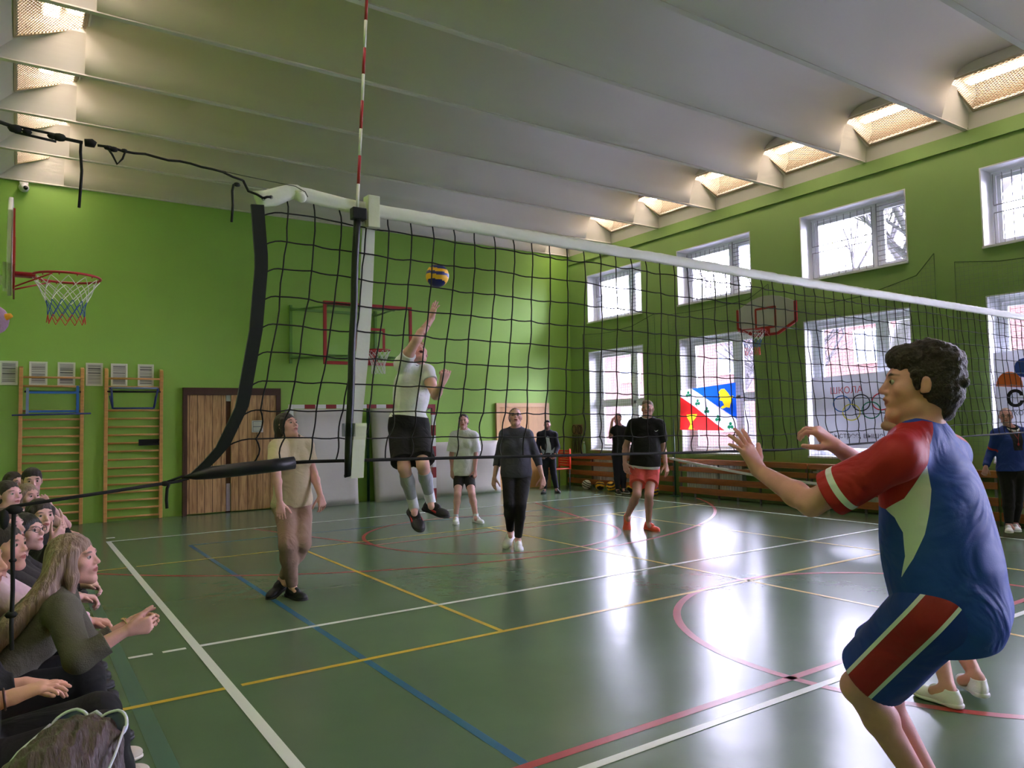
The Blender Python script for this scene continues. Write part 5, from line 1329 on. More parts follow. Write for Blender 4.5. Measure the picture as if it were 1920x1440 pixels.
    def pants(s, name, m, g=.012, frac=2.0, top=.09, hip_r=None, end_r=None, seed=2, fold=.004, masks=None, knee_g=None, ff=20.0):
        """frac: 0-1 ends on the thigh, 1-2 ends on the shin"""
        J, sc = s.J, s.sc; F = Field(); pv = J['pv']
        F.ell(pv, np.array([.158 if not s.fem else .156, .108, .125])*sc*[s.wf, 1, 1]+g, s.PR, k=.03); F.cone(pv, pv+s.pu*.12*sc, .10*sc+g, .095*sc+g, k=.04)
        F.ell(pv+s.pu*.07*sc, np.array([.14, .10, .08])*sc*[s.wf, 1, 1]+g, s.PR, k=.03)
        for sg in (-1, 1): F.ell(pv-s.pfw*.055*sc+s.prt*sg*.065*sc-s.pu*.045*sc, .09*sc+g, None, k=.03)
        F.plane(pv+s.pu*top*sc, s.pu, 's', .004)
        kg = g if knee_g is None else knee_g
        for k in 'LR':
            Hh, K, A = J['h'+k], J['k'+k], J['a'+k]; hr = hip_r or .085*sc+g
            if frac <= 1: F.cone(Hh, Hh+(K-Hh)*frac, hr, end_r or (.085-.03*frac)*sc+g, k=.035, flat=True)
            else:
                F.cone(Hh, K, hr, .056*sc+kg, k=.035); f = frac-1; c = K+(A-K)*.3
                if f > .3: F.cone(K, c, .055*sc+kg, .055*sc+kg, k=.02); F.cone(c, K+(A-K)*f, .054*sc+kg, end_r or .034*sc+kg, k=.02, flat=True)
                else: F.cone(K, K+(A-K)*f, .055*sc+kg, .055*sc+kg, k=.02, flat=True)
        F.noise = folds(seed, fold, ff)
        return field_obj(name, F, s.res, m, s.body, masks=masks(s) if masks else None)
    def shoe(s, k, m, toe=None, up=None, sole=(235, 235, 235), size=1.0, collar=.0, name='shoe', chunky=0.0):
        J, sc = s.J, s.sc*size; A = J['a'+k]; t = nz(toe if toe is not None else J.get('t'+k, s.pfw*[1, 1, 0])); up = np.array([0, 0, 1.0]) if up is None else nz(up); up = nz(up-t*(up@t)); r = np.cross(t, up)
        R = np.stack([r, t, up], 1); F = Field(); b = A-up*.083*sc
        def E(c, rr, k_=.015, op='u'): F.ell(b+R@(np.array(c)*sc), np.array(rr)*sc, R, k=k_, op=op)
        E((0, -.025, .035), (.040, .048, .046)); E((0, .04, .035), (.044, .075, .044), .02); E((0, .125, .026), (.050, .075, .036), .02); F.cone(b+R@(np.array([0, -.005, .05])*sc), b+R@(np.array([0, -.012, .092+collar])*sc), .044*sc, .040*sc, k=.02, flat=True)
        E((0, .05, .072), (.026, .05, .022), .02)
        F.cone(b+R@(np.array([0, -.012, .08+collar])*sc), b+R@(np.array([0, -.014, .13+collar])*sc), .033*sc, .034*sc, k=.004, op='s')
        F.plane(b, -up, 's', .006)
        o = field_obj(name, F, min(s.res, .0045), m, s.body)
        G = Field(); c2 = chunky
        G.ell(b+R@(np.array([0, -.03, .012])*sc), np.array([.045+c2, .05+c2, .030])*sc, R, k=.02); G.ell(b+R@(np.array([0, .05, .010])*sc), np.array([.042+c2, .09, .026])*sc, R, k=.02); G.ell(b+R@(np.array([0, .125, .008])*sc), np.array([.053+c2, .078+c2, .026])*sc, R, k=.02)
        G.plane(b-up*.0, -up, 's', .003); G.plane(b+up*(.024+c2)*sc, up, 's', .003)
        field_obj('sole', G, min(s.res, .0045), mat('sole_%d_%d_%d' % sole, sole, rough=.6), o)
        lc = MB()
        for i in range(4):
            y = .035+.022*i; z = .094-.010*i; lc.tube([b+R@(np.array([-.022, y, z-.004])*sc), b+R@(np.array([0, y+.004, z+.002])*sc), b+R@(np.array([.022, y, z-.004])*sc)], .0028, 5)
        lc.build('laces', MATS.get('lace_'+name) or m, o, smooth=True)
        return o
    def sleeve_band(s, name, a, b, ra, rb, m, f0=True):
        F = Field(); F.cone(a, b, ra, rb, k=.01, flat=True, flat0=f0); return field_obj(name, F, min(s.res, .0045), m, s.body)
    def hair(s, style, m, seed=3, thick=0.0, extra=None, curl=0.0, amp=.0018, name='hair', fringe=.0, res=None, line=.0):
        F = Field(); hs, R = s.hs, s.hR; T = thick
        def E(c, r, k=.015, op='u'): F.ell(s.hl(*c), np.array(r)*hs, R, k=k*hs, op=op)
        E((0, -.020, .036), (.080+T, .100+T, .090+T)); 
        if style != 'bald': E((0, -.040, -.008), (.079+T, .078+T, .080+T), .02)
        if style in ('short', 'curly'): E((0, .045, .085), (.06+T, .035+T, .03+T), .03)
        # cut away the face, the ears and below the hairline
        E((0, .122, -.047-fringe-line), (.074, .080, .118), .010, 's')
        F.plane(s.hl(0, 0, -.052 if style in ('short', 'curly', 'bald') else -.095), -s.hu*1.0+s.hf*.35, 's', .01)
        if style in ('short', 'curly', 'bald', 'tied'):
            for sg in (-1, 1): E((sg*.092, .004, -.010), (.024, .022, .032), .008, 's')
        else:
            for sg in (-1, 1): F.cone(s.hl(sg*.070, .030, .045), s.hl(sg*.074, .004, -.055), .018*hs, .016*hs, k=.02)
        if style == 'bob': 
            for sg in (-1, 1): E((sg*.066, -.012, -.03), (.024, .05, .085), .02)
            E((0, -.06, -.04), (.07, .045, .09), .03)
        if extra: extra(F, s)
        F.noise = strands(seed, amp, (s.hr[0]+.3, s.hr[1]+.2, 0), 240, curl)
        return field_obj(name, F, res or min(s.res, .0045), m, s.body, smooth_it=1)
    def glasses(s, m, lens=None, z=.007, y=.103, r=.022, tilt=None):
        mb = MB()
        for sg in (-1, 1):
            pts = [s.hl(sg*.031+r*math.cos(a)*1.05, y-.006*abs(math.cos(a))*(1 if math.cos(a)*sg > 0 else 0), z+r*.8*math.sin(a)) for a in np.linspace(0, 2*PI, 17)[:-1]]
            mb.tube(pts, .0018*s.hs, 6, closed=True); mb.tube([s.hl(sg*.053, y-.008, z+.006), s.hl(sg*.078, .0, z+.004)], .0018*s.hs, 6)
        mb.tube([s.hl(-.009, y, z+.004), s.hl(.009, y, z+.004)], .0018*s.hs, 6)
        return mb.build('glasses', m, s.body, smooth=True)

def reach(P, px, py, L, sgn=0):
    """point on the sight line of (px,py) at distance L from P; sgn +1 away from the camera, -1 towards it, 0 = nearest"""
    d = CF + CR*(px-960)/FPX - CU*(py-720)/FPX; o = CAMP-P; a = d@d; b = d@o; c = o@o-L*L; q = b*b-a*c
    if q <= 0 or sgn == 0: return CAMP+d*(-b/a)
    return CAMP+d*((-b+sgn*math.sqrt(q))/a)
def fix_len(P, Q, L): return P+nz(Q-P)*L
TOCAM = -CF*np.array([1, 1, 0]); TOCAM = TOCAM/np.linalg.norm(TOCAM)
def vdir(r, u, f):
    """direction given as right / up / away of the photo"""
    rr = nz(CR*[1, 1, 0]); ff = nz(CF*[1, 1, 0]); return nz(rr*r+np.array([0, 0, 1.0])*u+ff*f)

UPZ = np.array([0, 0, 1.0])
def pose(D, H, pts, signs={}, ground=True):
    """pts: pixel positions; builds 3D joints around view depth D with human bone lengths"""
    J = {}; sc = H/1.75; P = dict(pts)
    for k in ('pv', 'nk', 'hd'): J[k] = at(P[k][0], P[k][1], D+(P[k][2] if len(P[k]) > 2 else 0))
    for k in ('sL', 'sR', 'hL', 'hR'): J[k] = at(P[k][0], P[k][1], D+(P[k][2] if len(P[k]) > 2 else 0))
    for a, b, L in (('s', 'e', .30), ('e', 'w', .255), ('h', 'k', .43), ('k', 'a', .43)):
        for k in 'LR':
            q = P[b+k]; J[b+k] = reach(J[a+k], q[0], q[1], L*sc, signs.get(b+k, 0))
    if ground:
        za = min(J['aL'][2], J['aR'][2]); t = (CAMP[2]-.084*sc)/(CAMP[2]-za)
        if abs(t-1) > 1e-3: return pose(D*t, H*t, pts, signs, ground=(abs(t-1) > .002 and ground is True and D < 60))
    global LASTH; LASTH = H
    return J

# ---- 1. woman in beige, walking to the right of the photo, looking up at the ball
H = 1.66; D = 6.15
J = pose(D, H, dict(hd=(538, 799, 0), nk=(547, 828, .02), pv=(549, 938, 0), sL=(572, 838, .12), sR=(521, 839, -.10), hL=(565, 950, .06), hR=(535, 950, -.05),
    eR=(518, 888), wR=(525, 942), eL=(588, 888), wL=(601, 930), kR=(540, 1022), aR=(548, 1101), kL=(566, 1018), aL=(529, 1086)), dict(wL=-1, eR=-1, kR=-1, aR=1, kL=-1, aL=1))
H = LASTH; p = Person(J, H, (vdir(.84, .30, -.42), UPZ), 'woman in beige t-shirt and beige joggers stepping across the court, looking up at the ball', .0045, skin=(224, 176, 160), brow=(60, 44, 40), female=True,
    hands=dict(R=dict(d=vdir(.08, -1, -.1), n=vdir(-.2, 0, 1), curl=(.35, .4, .45, .5)), L=dict(d=vdir(.25, -.95, -.2), n=vdir(-.7, 0, .7), curl=(.5, .6, .65, .7))))
BEI = fabric('beige_jersey', (206, 188, 160), bump=.1); BEJ = fabric('mauve_beige_fleece', (152, 122, 108), bump=.1)
p.shirt('t_shirt', BEI, g=.020, sleeve=.66, hem=.055, sg=.034, seed=11, fold=.006, flare=.010, sleeve_r=.080)
p.pants('joggers', BEJ, g=.012, frac=1.93, seed=12, fold=.005, end_r=.046, knee_g=.020)
def low_tail(F, s):
    F.cone(s.hl(0, -.075, .01), s.hl(0, -.10, -.06), .048*s.hs, .046*s.hs, k=.03); F.cone(s.hl(0, -.10, -.06), s.hl(.0, -.085, -.145), .044*s.hs, .026*s.hs, k=.02)
    for sg in (-1, 1): F.cone(s.hl(sg*.055, -.02, .0), s.hl(sg*.04, -.07, -.07), .024*s.hs, .028*s.hs, k=.02)
HB = mat('black_brown_hair', (44, 32, 30), rough=.5, bump=.5, bscale=160, stretch=(1, 1, .15), var=.2, vscale=60)
p.hair('long', HB, extra=low_tail, thick=.002)
SB = mat('black_shoe', (26, 26, 30), rough=.6, bump=.4, bscale=120)
p.shoe('R', SB, toe=vdir(.72, -.05, -.62), sole=(30, 30, 34), chunky=.004); p.shoe('L', SB, toe=vdir(-.35, -.28, -.6), up=vdir(.3, 1, .4), sole=(30, 30, 34), chunky=.004)
m = MB(); m.tube([p.J['nk']+p.rt*.055*math.cos(a)+p.fw*(.02+.055*math.sin(a))+p.up*(.035-.03*math.sin(a)) for a in np.linspace(0, 2*PI, 20)[:-1]], .0022, 6, closed=True); m.build('necklace', BLACKC, p.body, smooth=True)

# ---- 2. jumping player in white shirt
H = 1.84; D = 6.9
J = pose(D, H, dict(hd=(784, 664, .05), nk=(776, 690, .06), pv=(766, 792, 0), sR=(755, 682, -.05), sL=(799, 698, .02), hR=(752, 806, 0), hL=(783, 806, .02),
    eR=(782, 636), wR=(809, 598), eL=(817, 741), wL=(829, 719), kR=(758, 877), aR=(777, 954), kL=(793, 872), aL=(808, 942)), dict(eR=-1, wR=1, eL=-1, wL=-1, kR=-1, aR=1, kL=-1, aL=1), ground=False)
H = LASTH; p = Person(J, H, (vdir(.30, .62, -.72), vdir(-.2, .8, .55)), 'man in white t-shirt and black shorts jumping with one arm raised under the ball', .005, skin=(228, 182, 166), brow=(140, 110, 86), open_mouth=.010,
    hands=dict(R=dict(d=vdir(.22, 1, .1), n=vdir(.75, .1, .6), curl=(.12, .1, .15, .3), spread=.22, thumb=(.9, .2)), L=dict(d=vdir(.25, .75, -.2), n=vdir(-.5, .2, .8), curl=(1.1, 1.2, 1.2, 1.2), thumb=(.3, .9))))
WT = fabric('white_sports_cloth', (232, 232, 238), bump=.1); BS = fabric('black_sports_cloth', (16, 16, 18), bump=.15)
sh_ = p.shirt('t_shirt', WT, g=.022, sleeve=.42, hem=-.035, sg=.024, seed=21, fold=.0055, flare=.010)
p.pants('shorts', BS, g=.026, frac=.86, top=.055, end_r=.098*p.sc+.012, seed=22, fold=.006)
def swoosh(person, c, r, u, s_, m, n_off=.0):
    """small curved tick mark printed on the chest"""
    r = nz(r); u = nz(u); nn = nz(np.cross(r, u)); mb = MB(); A = [(-1, .25), (-.7, -.15), (-.3, -.3), (.2, -.12), (1, .55), (.2, .12), (-.3, -.05), (-.6, .0)]
    pts = [c+r*a*s_+u*b*s_ for a, b in A]; mb.prism([q-nn*.002 for q in pts], nn*.004); mb.build('tick_mark', m, person)
def surf(o, P0, d):
    """first hit on object o from P0 along d"""
    ok, loc, nrm, _ = o.ray_cast(Vector(P0), Vector(d)); return (np.array(loc), np.array(nrm)) if ok else (np.asarray(P0, float), -np.asarray(d, float))
def mark(person, o, px, py, s_, m, flip=1):
    d = CF + CR*(px-960)/FPX - CU*(py-720)/FPX; d = nz(d); c, n = surf(o, CAMP, d); r = nz(np.cross(UPZ, n))*1.0; u = np.cross(n, r)
    swoosh(person, c+n*.003, r*flip, u, s_, m)
TICKB = mat('black_print', (20, 20, 22), rough=.6); TICKW = mat('white_print', (232, 232, 232), rough=.6)
mark(p.body, sh_, 783, 685, .020, TICKB)
BLO = mat('short_blond_hair', (176, 132, 92), rough=.6, bump=.5, bscale=160)
p.hair('short', BLO, seed=5, thick=-.002)
CSL = fabric('grey_compression_sleeve', (170, 172, 184), bump=.1); SOK = fabric('white_sock', (230, 230, 236), bump=.3)
for k in 'LR':
    K, A = p.J['k'+k], p.J['a'+k]; a_ = K+(A-K)*.16; b_ = K+(A-K)*.74
    F = Field(); c = K+(A-K)*.34; F.cone(a_, c, .060, .062, k=.02, flat0=True); F.cone(c, b_, .061, .047, k=.02, flat=True); F.ell(c-p.pfw*.012, .054, None, k=.02); F.plane(a_, K-A, 's'); field_obj('calf_sleeve', F, .0045, CSL, p.body)
    p.sleeve_band('sock', K+(A-K)*.70, A+(A-K)*.02, .049, .046, SOK)
SG = mat('black_red_shoe', (44, 40, 44), rough=.6, bump=.3, bscale=120); MATS['lace_court_shoe'] = mat('grey_lace', (140, 140, 146), rough=.7)
for k, td, uu in (('R', vdir(.45, -.62, -.75), vdir(.2, .8, -.5)), ('L', vdir(.85, -.22, -.55), vdir(.1, 1, -.2))):
    so = p.shoe(k, SG, toe=td, up=uu, sole=(26, 26, 30), name='court_shoe', chunky=.003, size=1.05)
    up = nz(uu-td*(uu@td)); r = np.cross(td, up); b = p.J['a'+k]-up*.083*p.sc*1.05
    for sg in (-1, 1):
        F = Field(); F.cone(b+td*.10+r*sg*.046+up*.034, b+td*.02+r*sg*.040+up*.045, .012, .007, k=.01); field_obj('red_panel', F, .004, mat('coral_red_panel', (226, 66, 78), rough=.5), so)

# ---- 3. girl in white t-shirt and black bike shorts
H = 1.74; D = 11.6
J = pose(D, H, dict(hd=(869, 790, 0), nk=(870, 811, .02), pv=(870, 884, 0), sR=(853, 818.5, 0), sL=(887, 818.5, 0), hR=(861, 892, 0), hL=(879, 892, 0),
    eR=(847, 852), wR=(847.5, 883), eL=(892, 852), wL=(890.5, 882), kR=(858, 928), aR=(854.5, 970), kL=(885, 928), aL=(892.5, 969)), dict(wR=-1, wL=-1, kR=-1, kL=-1))
H = LASTH; p = Person(J, H, (vdir(-.05, .05, -1), UPZ), 'girl in oversized white t-shirt and black cycling shorts standing near the end line', .0055, skin=(224, 180, 166), brow=(66, 50, 46), female=True,
    hands=dict(R=dict(d=vdir(.05, -1, -.1), n=vdir(.6, 0, .7), curl=(.3, .35, .4, .45)), L=dict(d=vdir(0, -1, -.1), n=vdir(-.6, 0, .7), curl=(.3, .35, .4, .45))))
p.shirt('t_shirt', WT, g=.030, sleeve=.86, hem=.06, sg=.045, seed=31, fold=.005, flare=.012, sleeve_r=.092)
p.pants('cycling_shorts', BS, g=.008, frac=.62, seed=32, fold=.001)
def tail(F, s): F.ell(s.hl(0, -.115, .03), .03*s.hs, None, k=.02); F.cone(s.hl(0, -.12, .02), s.hl(-.03, -.10, -.13), .026*s.hs, .018*s.hs, k=.02)
p.hair('tied', HB, extra=tail, thick=-.003)
SW = mat('white_trainer', (236, 236, 240), rough=.55, bump=.2, bscale=90)
p.shoe('R', SW, toe=vdir(.10, -.02, -1), name='trainer', sole=(226, 226, 230)); p.shoe('L', SW, toe=vdir(.55, -.02, -.8), name='trainer', sole=(226, 226, 230))
for k in 'LR': p.sleeve_band('sock', p.J['a'+k]+UPZ*.05, p.J['a'+k]-UPZ*.02, .040, .042, SOK)

# ---- 4. woman in dark grey top and black leggings, walking towards the net
H = 1.74; D = 8.85
J = pose(D, H, dict(hd=(966, 783, 0), nk=(967, 808, .03), pv=(968, 886, 0), sR=(946, 816, 0), sL=(989, 816, 0), hR=(955, 897, 0), hL=(981, 897, 0),
    eR=(934, 858), wR=(927, 896), eL=(1007, 858), wL=(1017, 895), kR=(955, 947), aR=(957, 999, .1), kL=(976, 949), aL=(971, 1014)), dict(eR=1, eL=1, wR=-1, wL=-1, kR=-1, aR=1, kL=-1, aL=1))
H = LASTH; p = Person(J, H, (vdir(.05, .30, -1), UPZ), 'woman with glasses in dark grey long-sleeved top and black leggings walking toward the net', .005, skin=(222, 176, 160), brow=(66, 50, 44), female=True, wf=1.12, open_mouth=.003,
    hands=dict(R=dict(d=vdir(-.12, -1, -.1), n=vdir(.7, 0, .6), curl=(.3, .35, .4, .45)), L=dict(d=vdir(.1, -1, -.15), n=vdir(-.4, 0, .8), curl=(.45, .5, .55, .6))))
GT = fabric('dark_grey_sports_top', (78, 78, 92), bump=.15)
o = p.shirt('long_sleeved_top', GT, g=.018, sleeve=1.42, hem=.06, sg=.014, seed=41, fold=.0045, flare=.008)
mark(p.body, o, 978, 822, .024, mat('grey_print_light', (170, 170, 178), rough=.5))
p.pants('leggings', BS, g=.010, frac=1.88, seed=42, fold=.002)
p.hair('tied', mat('brown_hair', (84, 60, 48), rough=.5, bump=.5, bscale=160), thick=-.005)
p.glasses(mat('dark_glasses_frame', (30, 26, 28), rough=.3))
p.shoe('R', SW, toe=vdir(-.35, -.45, -.9), up=vdir(0, 1, -.45), name='trainer', sole=(226, 226, 230), size=1.05); p.shoe('L', SW, toe=vdir(.08, -.05, -1), name='trainer', sole=(226, 226, 230), size=1.05)

# ---- 5. bearded man in dark suit by the wall
H = 1.66; D = 16.5
J = pose(D, H, dict(hd=(1026, 797, 0), nk=(1026, 810, .02), pv=(1028, 855, 0), sR=(1012.5, 815, 0), sL=(1040, 815, 0), hR=(1021.5, 859, 0), hL=(1035, 859, 0),
    eR=(1008, 838), wR=(1015, 853), eL=(1046, 838), wL=(1040, 853), kR=(1022, 887), aR=(1020.5, 918), kL=(1038, 887), aL=(1043.5, 917)), dict(wR=-1, wL=-1))
H = LASTH; p = Person(J, H, (vdir(-.1, 0, -1), UPZ), 'bearded man in dark blue suit with hands in pockets standing by the tan door', .0065, skin=(206, 156, 136), brow=(50, 36, 30), facehair=((58, 42, 36), .8),
    hands=dict(R=dict(d=vdir(.4, -1, .1), n=vdir(.6, 0, .7), curl=(1, 1, 1, 1)), L=dict(d=vdir(-.4, -1, .1), n=vdir(-.6, 0, .7), curl=(1, 1, 1, 1))))
NV = fabric('navy_suit_cloth', (30, 32, 48), bump=.1); LSH = fabric('pale_blue_shirt_cloth', (196, 204, 222), bump=.1)
p.shirt('shirt', LSH, g=.010, sleeve=.8, hem=.02, sg=.006, seed=51, fold=.002, neck=.05)
F = Field(); p.torso(F, .022)
for k in 'LR':
    F.cone(p.J['s'+k], p.J['e'+k], .062, .052, k=.03); F.cone(p.J['e'+k], p.J['e'+k]+(p.J['w'+k]-p.J['e'+k])*.85, .05, .04, k=.02, flat=True)
F.plane(p.J['pv']-UPZ*.07, -UPZ, 's'); F.cone(p.J['nk']+p.fw*.17-UPZ*.02, p.J['pv']+p.fw*.16-UPZ*.10, .07, .10, k=.01, op='s'); F.cone(p.J['nk']+UPZ*.02, p.J['nk']+UPZ*.2, .06, .07, k=.01, op='s'); F.noise = folds(52, .003)
field_obj('suit_jacket', F, .0065, NV, p.body)
p.pants('suit_trousers', NV, g=.014, frac=1.95, seed=53, fold=.003, end_r=.052)
p.hair('short', HB, thick=-.006, line=-.02)
for k in 'LR': p.shoe(k, mat('black_leather_shoe', (14, 14, 16), rough=.3), toe=vdir(.3 if k == 'L' else -.3, 0, -1), sole=(16, 16, 18), name='leather_shoe')

# ---- 6. man in black with one arm raised, behind
H = 1.72; D = 15.7
J = pose(D, H, dict(hd=(1158.5, 785, 0), nk=(1161, 800, .02), pv=(1162, 850, 0), sR=(1151, 806, -.05), sL=(1173, 806, .05), hR=(1156, 856, 0), hL=(1167, 856, 0),
    eR=(1144.5, 819), wR=(1147, 793), eL=(1178, 828), wL=(1178, 850), kR=(1157, 888), aR=(1158, 919), kL=(1168, 888), aL=(1169, 917)), dict(wR=-1))
H = LASTH; p = Person(J, H, (vdir(-.15, .15, -1), vdir(.25, 1, 0)), 'man in black t-shirt and dark trousers with one hand raised to his head', .0065, skin=(206, 160, 142), brow=(50, 38, 34),
    hands=dict(R=dict(d=vdir(.35, 1, 0), n=vdir(.8, 0, .3), curl=(.5, .6, .7, .7)), L=dict(d=vdir(0, -1, 0), n=vdir(-.7, 0, .5), curl=(.4, .4, .4, .4))))
p.shirt('t_shirt', BS, g=.018, sleeve=.55, hem=.07, sg=.018, seed=61, fold=.003)
p.pants('track_trousers', fabric('dark_navy_track_cloth', (26, 28, 44), bump=.1), g=.016, frac=1.95, seed=62, fold=.003, end_r=.045)
p.hair('short', HB, thick=-.005)
for k in 'LR': p.shoe(k, SB, toe=vdir(.5 if k == 'L' else .1, 0, -1), sole=(220, 220, 224))

# ---- 7. grey-haired man in black t-shirt and coral shorts
H = 1.84; D = 10.15
J = pose(D, H, dict(hd=(1214, 767, 0), nk=(1213, 789, .03), pv=(1209, 871, 0), sR=(1188, 797, .03), sL=(1236, 798, -.03), hR=(1197, 882, 0), hL=(1222, 882, 0),
    eR=(1173, 838), wR=(1171.5, 869), eL=(1243, 839), wL=(1248, 871), kR=(1194, 927, -.1), aR=(1176, 969), kL=(1217, 927), aL=(1216, 981)), dict(eR=1, eL=1, wR=-1, wL=-1, kR=-1, aR=1, kL=-1, aL=1))
H = LASTH; p = Person(J, H, (vdir(-.38, .12, -.92), UPZ), 'grey-haired man in black t-shirt, coral shorts and bright orange shoes near the window side', .005, skin=(214, 168, 150), brow=(120, 100, 84), fat=.03, wf=1.08,
    hands=dict(R=dict(d=vdir(.2, -1, -.1), n=vdir(.6, 0, .8), curl=(.3, .4, .5, .5), thumb=(.8, .2)), L=dict(d=vdir(.15, -1, -.2), n=vdir(-.6, 0, .7), curl=(.3, .35, .4, .45))))
o = p.shirt('t_shirt', BS, g=.030, sleeve=.72, hem=.02, sg=.035, seed=71, fold=.005, sleeve_r=.088, flare=.016)
mark(p.body, o, 1231, 808, .034, TICKW)
p.shirt('undershirt', WT, g=.022, sleeve=.2, hem=.055, sg=.0, seed=73, fold=.003, flare=.018)
p.pants('shorts', fabric('coral_cloth', (226, 92, 86), bump=.1), g=.024, frac=.60, end_r=.088*p.sc+.018, seed=72, fold=.005)
p.hair('short', mat('grey_blond_hair', (150, 132, 112), rough=.6, bump=.5, bscale=160), thick=-.005, line=-.018)
NE = mat('neon_orange_shoe', (255, 96, 72), rough=.5, bump=.2, bscale=90)
p.shoe('R', NE, toe=vdir(-.15, -.75, -.6), up=vdir(-.1, .7, -.8), sole=(255, 104, 84), name='orange_shoe', collar=.01); p.shoe('L', NE, toe=vdir(.5, -.04, -.85), sole=(255, 104, 84), name='orange_shoe', collar=.01)

# ---- 8. person in blue jacket at the right edge
H = 1.58; D = 9.25
J = pose(D, H, dict(hd=(1886, 781, 0), nk=(1893, 805, .03), pv=(1899, 880, 0), sR=(1869, 814, 0), sL=(1920, 812, 0), hR=(1887, 888, 0), hL=(1911, 888, 0),
    eR=(1858, 848), wR=(1848, 876), eL=(1930, 848), wL=(1926, 882), kR=(1891, 935), aR=(1892, 985), kL=(1907, 935), aL=(1903, 983)), dict(eR=1, wR=-1, eL=1), ground=False)
H = LASTH; p = Person(J, H, (vdir(-.55, .02, -.8), UPZ), 'person with glasses in blue sports jacket and black trousers at the right edge', .005, skin=(206, 156, 142), brow=(90, 70, 60), female=True, wf=1.22, fat=.02,
    hands=dict(R=dict(d=vdir(-.2, -1, 0), n=vdir(.2, -.2, 1), curl=(.7, .8, .8, .8)), L=dict(d=vdir(0, -1, 0), n=vdir(-.7, 0, .5), curl=(.4, .4, .4, .4))))
def jm(s):
    c = s.J['nk']
    def dark(V): q = (V-c)@s.TR; return np.minimum(.075-np.abs(q[:, 0])*(1+2.0*np.maximum(0, -q[:, 2]-.05)), np.minimum(q[:, 2]+.26, q[:, 1]+.0))
    def red(V):
        r = np.full(len(V), -1.0)
        for k in 'LR': a = nz(s.J['e'+k]-s.J['s'+k]); t = (V-s.J['s'+k])@a; dd = np.linalg.norm(V-s.J['s'+k]-t[:, None]*a, axis=1); r = np.maximum(r, np.minimum(.014-np.abs(t-.20), .10-dd))
        return r
    return dict(dark=dark, red=red)
o = p.shirt('sports_jacket', panel_mat('blue_jacket_cloth', (30, 58, 146), [('dark', (18, 18, 24)), ('red', (186, 38, 48))]), g=.024, sleeve=1.9, hem=.02, sg=.018, seed=81, fold=.004, masks=jm)
p.pants('trousers', BS, g=.016, frac=1.93, seed=82, fold=.003, end_r=.045)
m = MB(); m.tube([p.J['nk']+p.rt*.075*math.cos(a)+p.fw*(.03+.08*math.sin(a))+p.up*(.03-.05*math.sin(a)) for a in np.linspace(0, 2*PI, 20)[:-1]], .012, 8, closed=True); m.build('collar', WT, p.body, smooth=True)
p.hair('tied', mat('light_brown_hair', (150, 112, 84), rough=.6, bump=.5, bscale=160), thick=-.005, line=-.012); p.glasses(mat('dark_glasses_frame', (30, 26, 28)))
for k in 'LR': p.shoe(k, SW, toe=vdir(-.55 if k == 'R' else -.35, 0, -.8), sole=(232, 232, 230), name='trainer')
m = MB(); q = p.J['nk']+p.fw*.15
m.tube([p.J['nk']+p.rt*.05+p.fw*.10, q-UPZ*.12, q-UPZ*.17], .003, 6); m.tube([p.J['nk']-p.rt*.05+p.fw*.10, q-UPZ*.12], .003, 6); m.sphere(q-UPZ*.185, (.012, .012, .02), 8); m.build('whistle_lanyard', mat('red_lanyard', (170, 40, 40), rough=.5), p.body, smooth=True)

# ---- 9. player in the blue and red kit, close to the camera, crouching with both arms out
D = 2.5; H = 1.88
J = pose(D, H, dict(hd=(1722, 722, .02), nk=(1724, 817, .03), pv=(1778, 1118, .02), sL=(1684, 858, -.14), sR=(1774, 852, .14), hL=(1752, 1148, -.07), hR=(1786, 1140, .11),
    eL=(1521, 944), wL=(1424, 884), eR=(1655, 900), wR=(1568, 838), kL=(1611, 1287), kR=(1620, 1245), aL=(1738, 1490), aR=(1752, 1475)), dict(eL=1, wL=1, eR=1, wR=-1, kL=1, kR=1, aL=1, aR=1), ground=False)
t_ = (CAMP[2]-.084*H/1.75)/(CAMP[2]-min(J['aL'][2], J['aR'][2]))
FGF = vdir(-.86, 0, .5)
p = Person(J, H, (vdir(-.95, .06, .30), vdir(-.02, 1, 0)), 'player in blue and red kit crouching with both hands held out, closest to the camera', .0038, skin=(222, 164, 154), brow=(62, 46, 38),
    hands=dict(L=dict(d=vdir(-.42, .9, .15), n=vdir(-.65, -.25, .75), curl=(.12, .14, .2, .25), spread=.42, thumb=(1.0, .2)), R=dict(d=vdir(-.72, .68, .1), n=vdir(-.5, -.7, .5), curl=(.75, .8, .85, .9), spread=.15, thumb=(.5, .8))))
def poly_sd(U, poly, sx=.16):
    """signed distance (positive inside) to a polygon in (angle, height) space"""
    X = np.stack([U[:, 0]*sx, U[:, 1]], 1); Pq = np.array([(a*sx, b) for a, b in poly]); n = len(Pq); ins = np.zeros(len(X), bool); dm = np.full(len(X), 9.0); j = n-1
    for i in range(n):
        a, b = Pq[j], Pq[i]; e = b-a; w_ = X-a; h = np.clip((w_@e)/(e@e+1e-12), 0, 1); dm = np.minimum(dm, np.linalg.norm(w_-h[:, None]*e, axis=1))
        c1 = (a[1] > X[:, 1]) != (b[1] > X[:, 1]); ins ^= c1 & (X[:, 0] < (b[0]-a[0])*(X[:, 1]-a[1])/(b[1]-a[1]+1e-12)+a[0]); j = i
    return np.where(ins, dm, -dm)
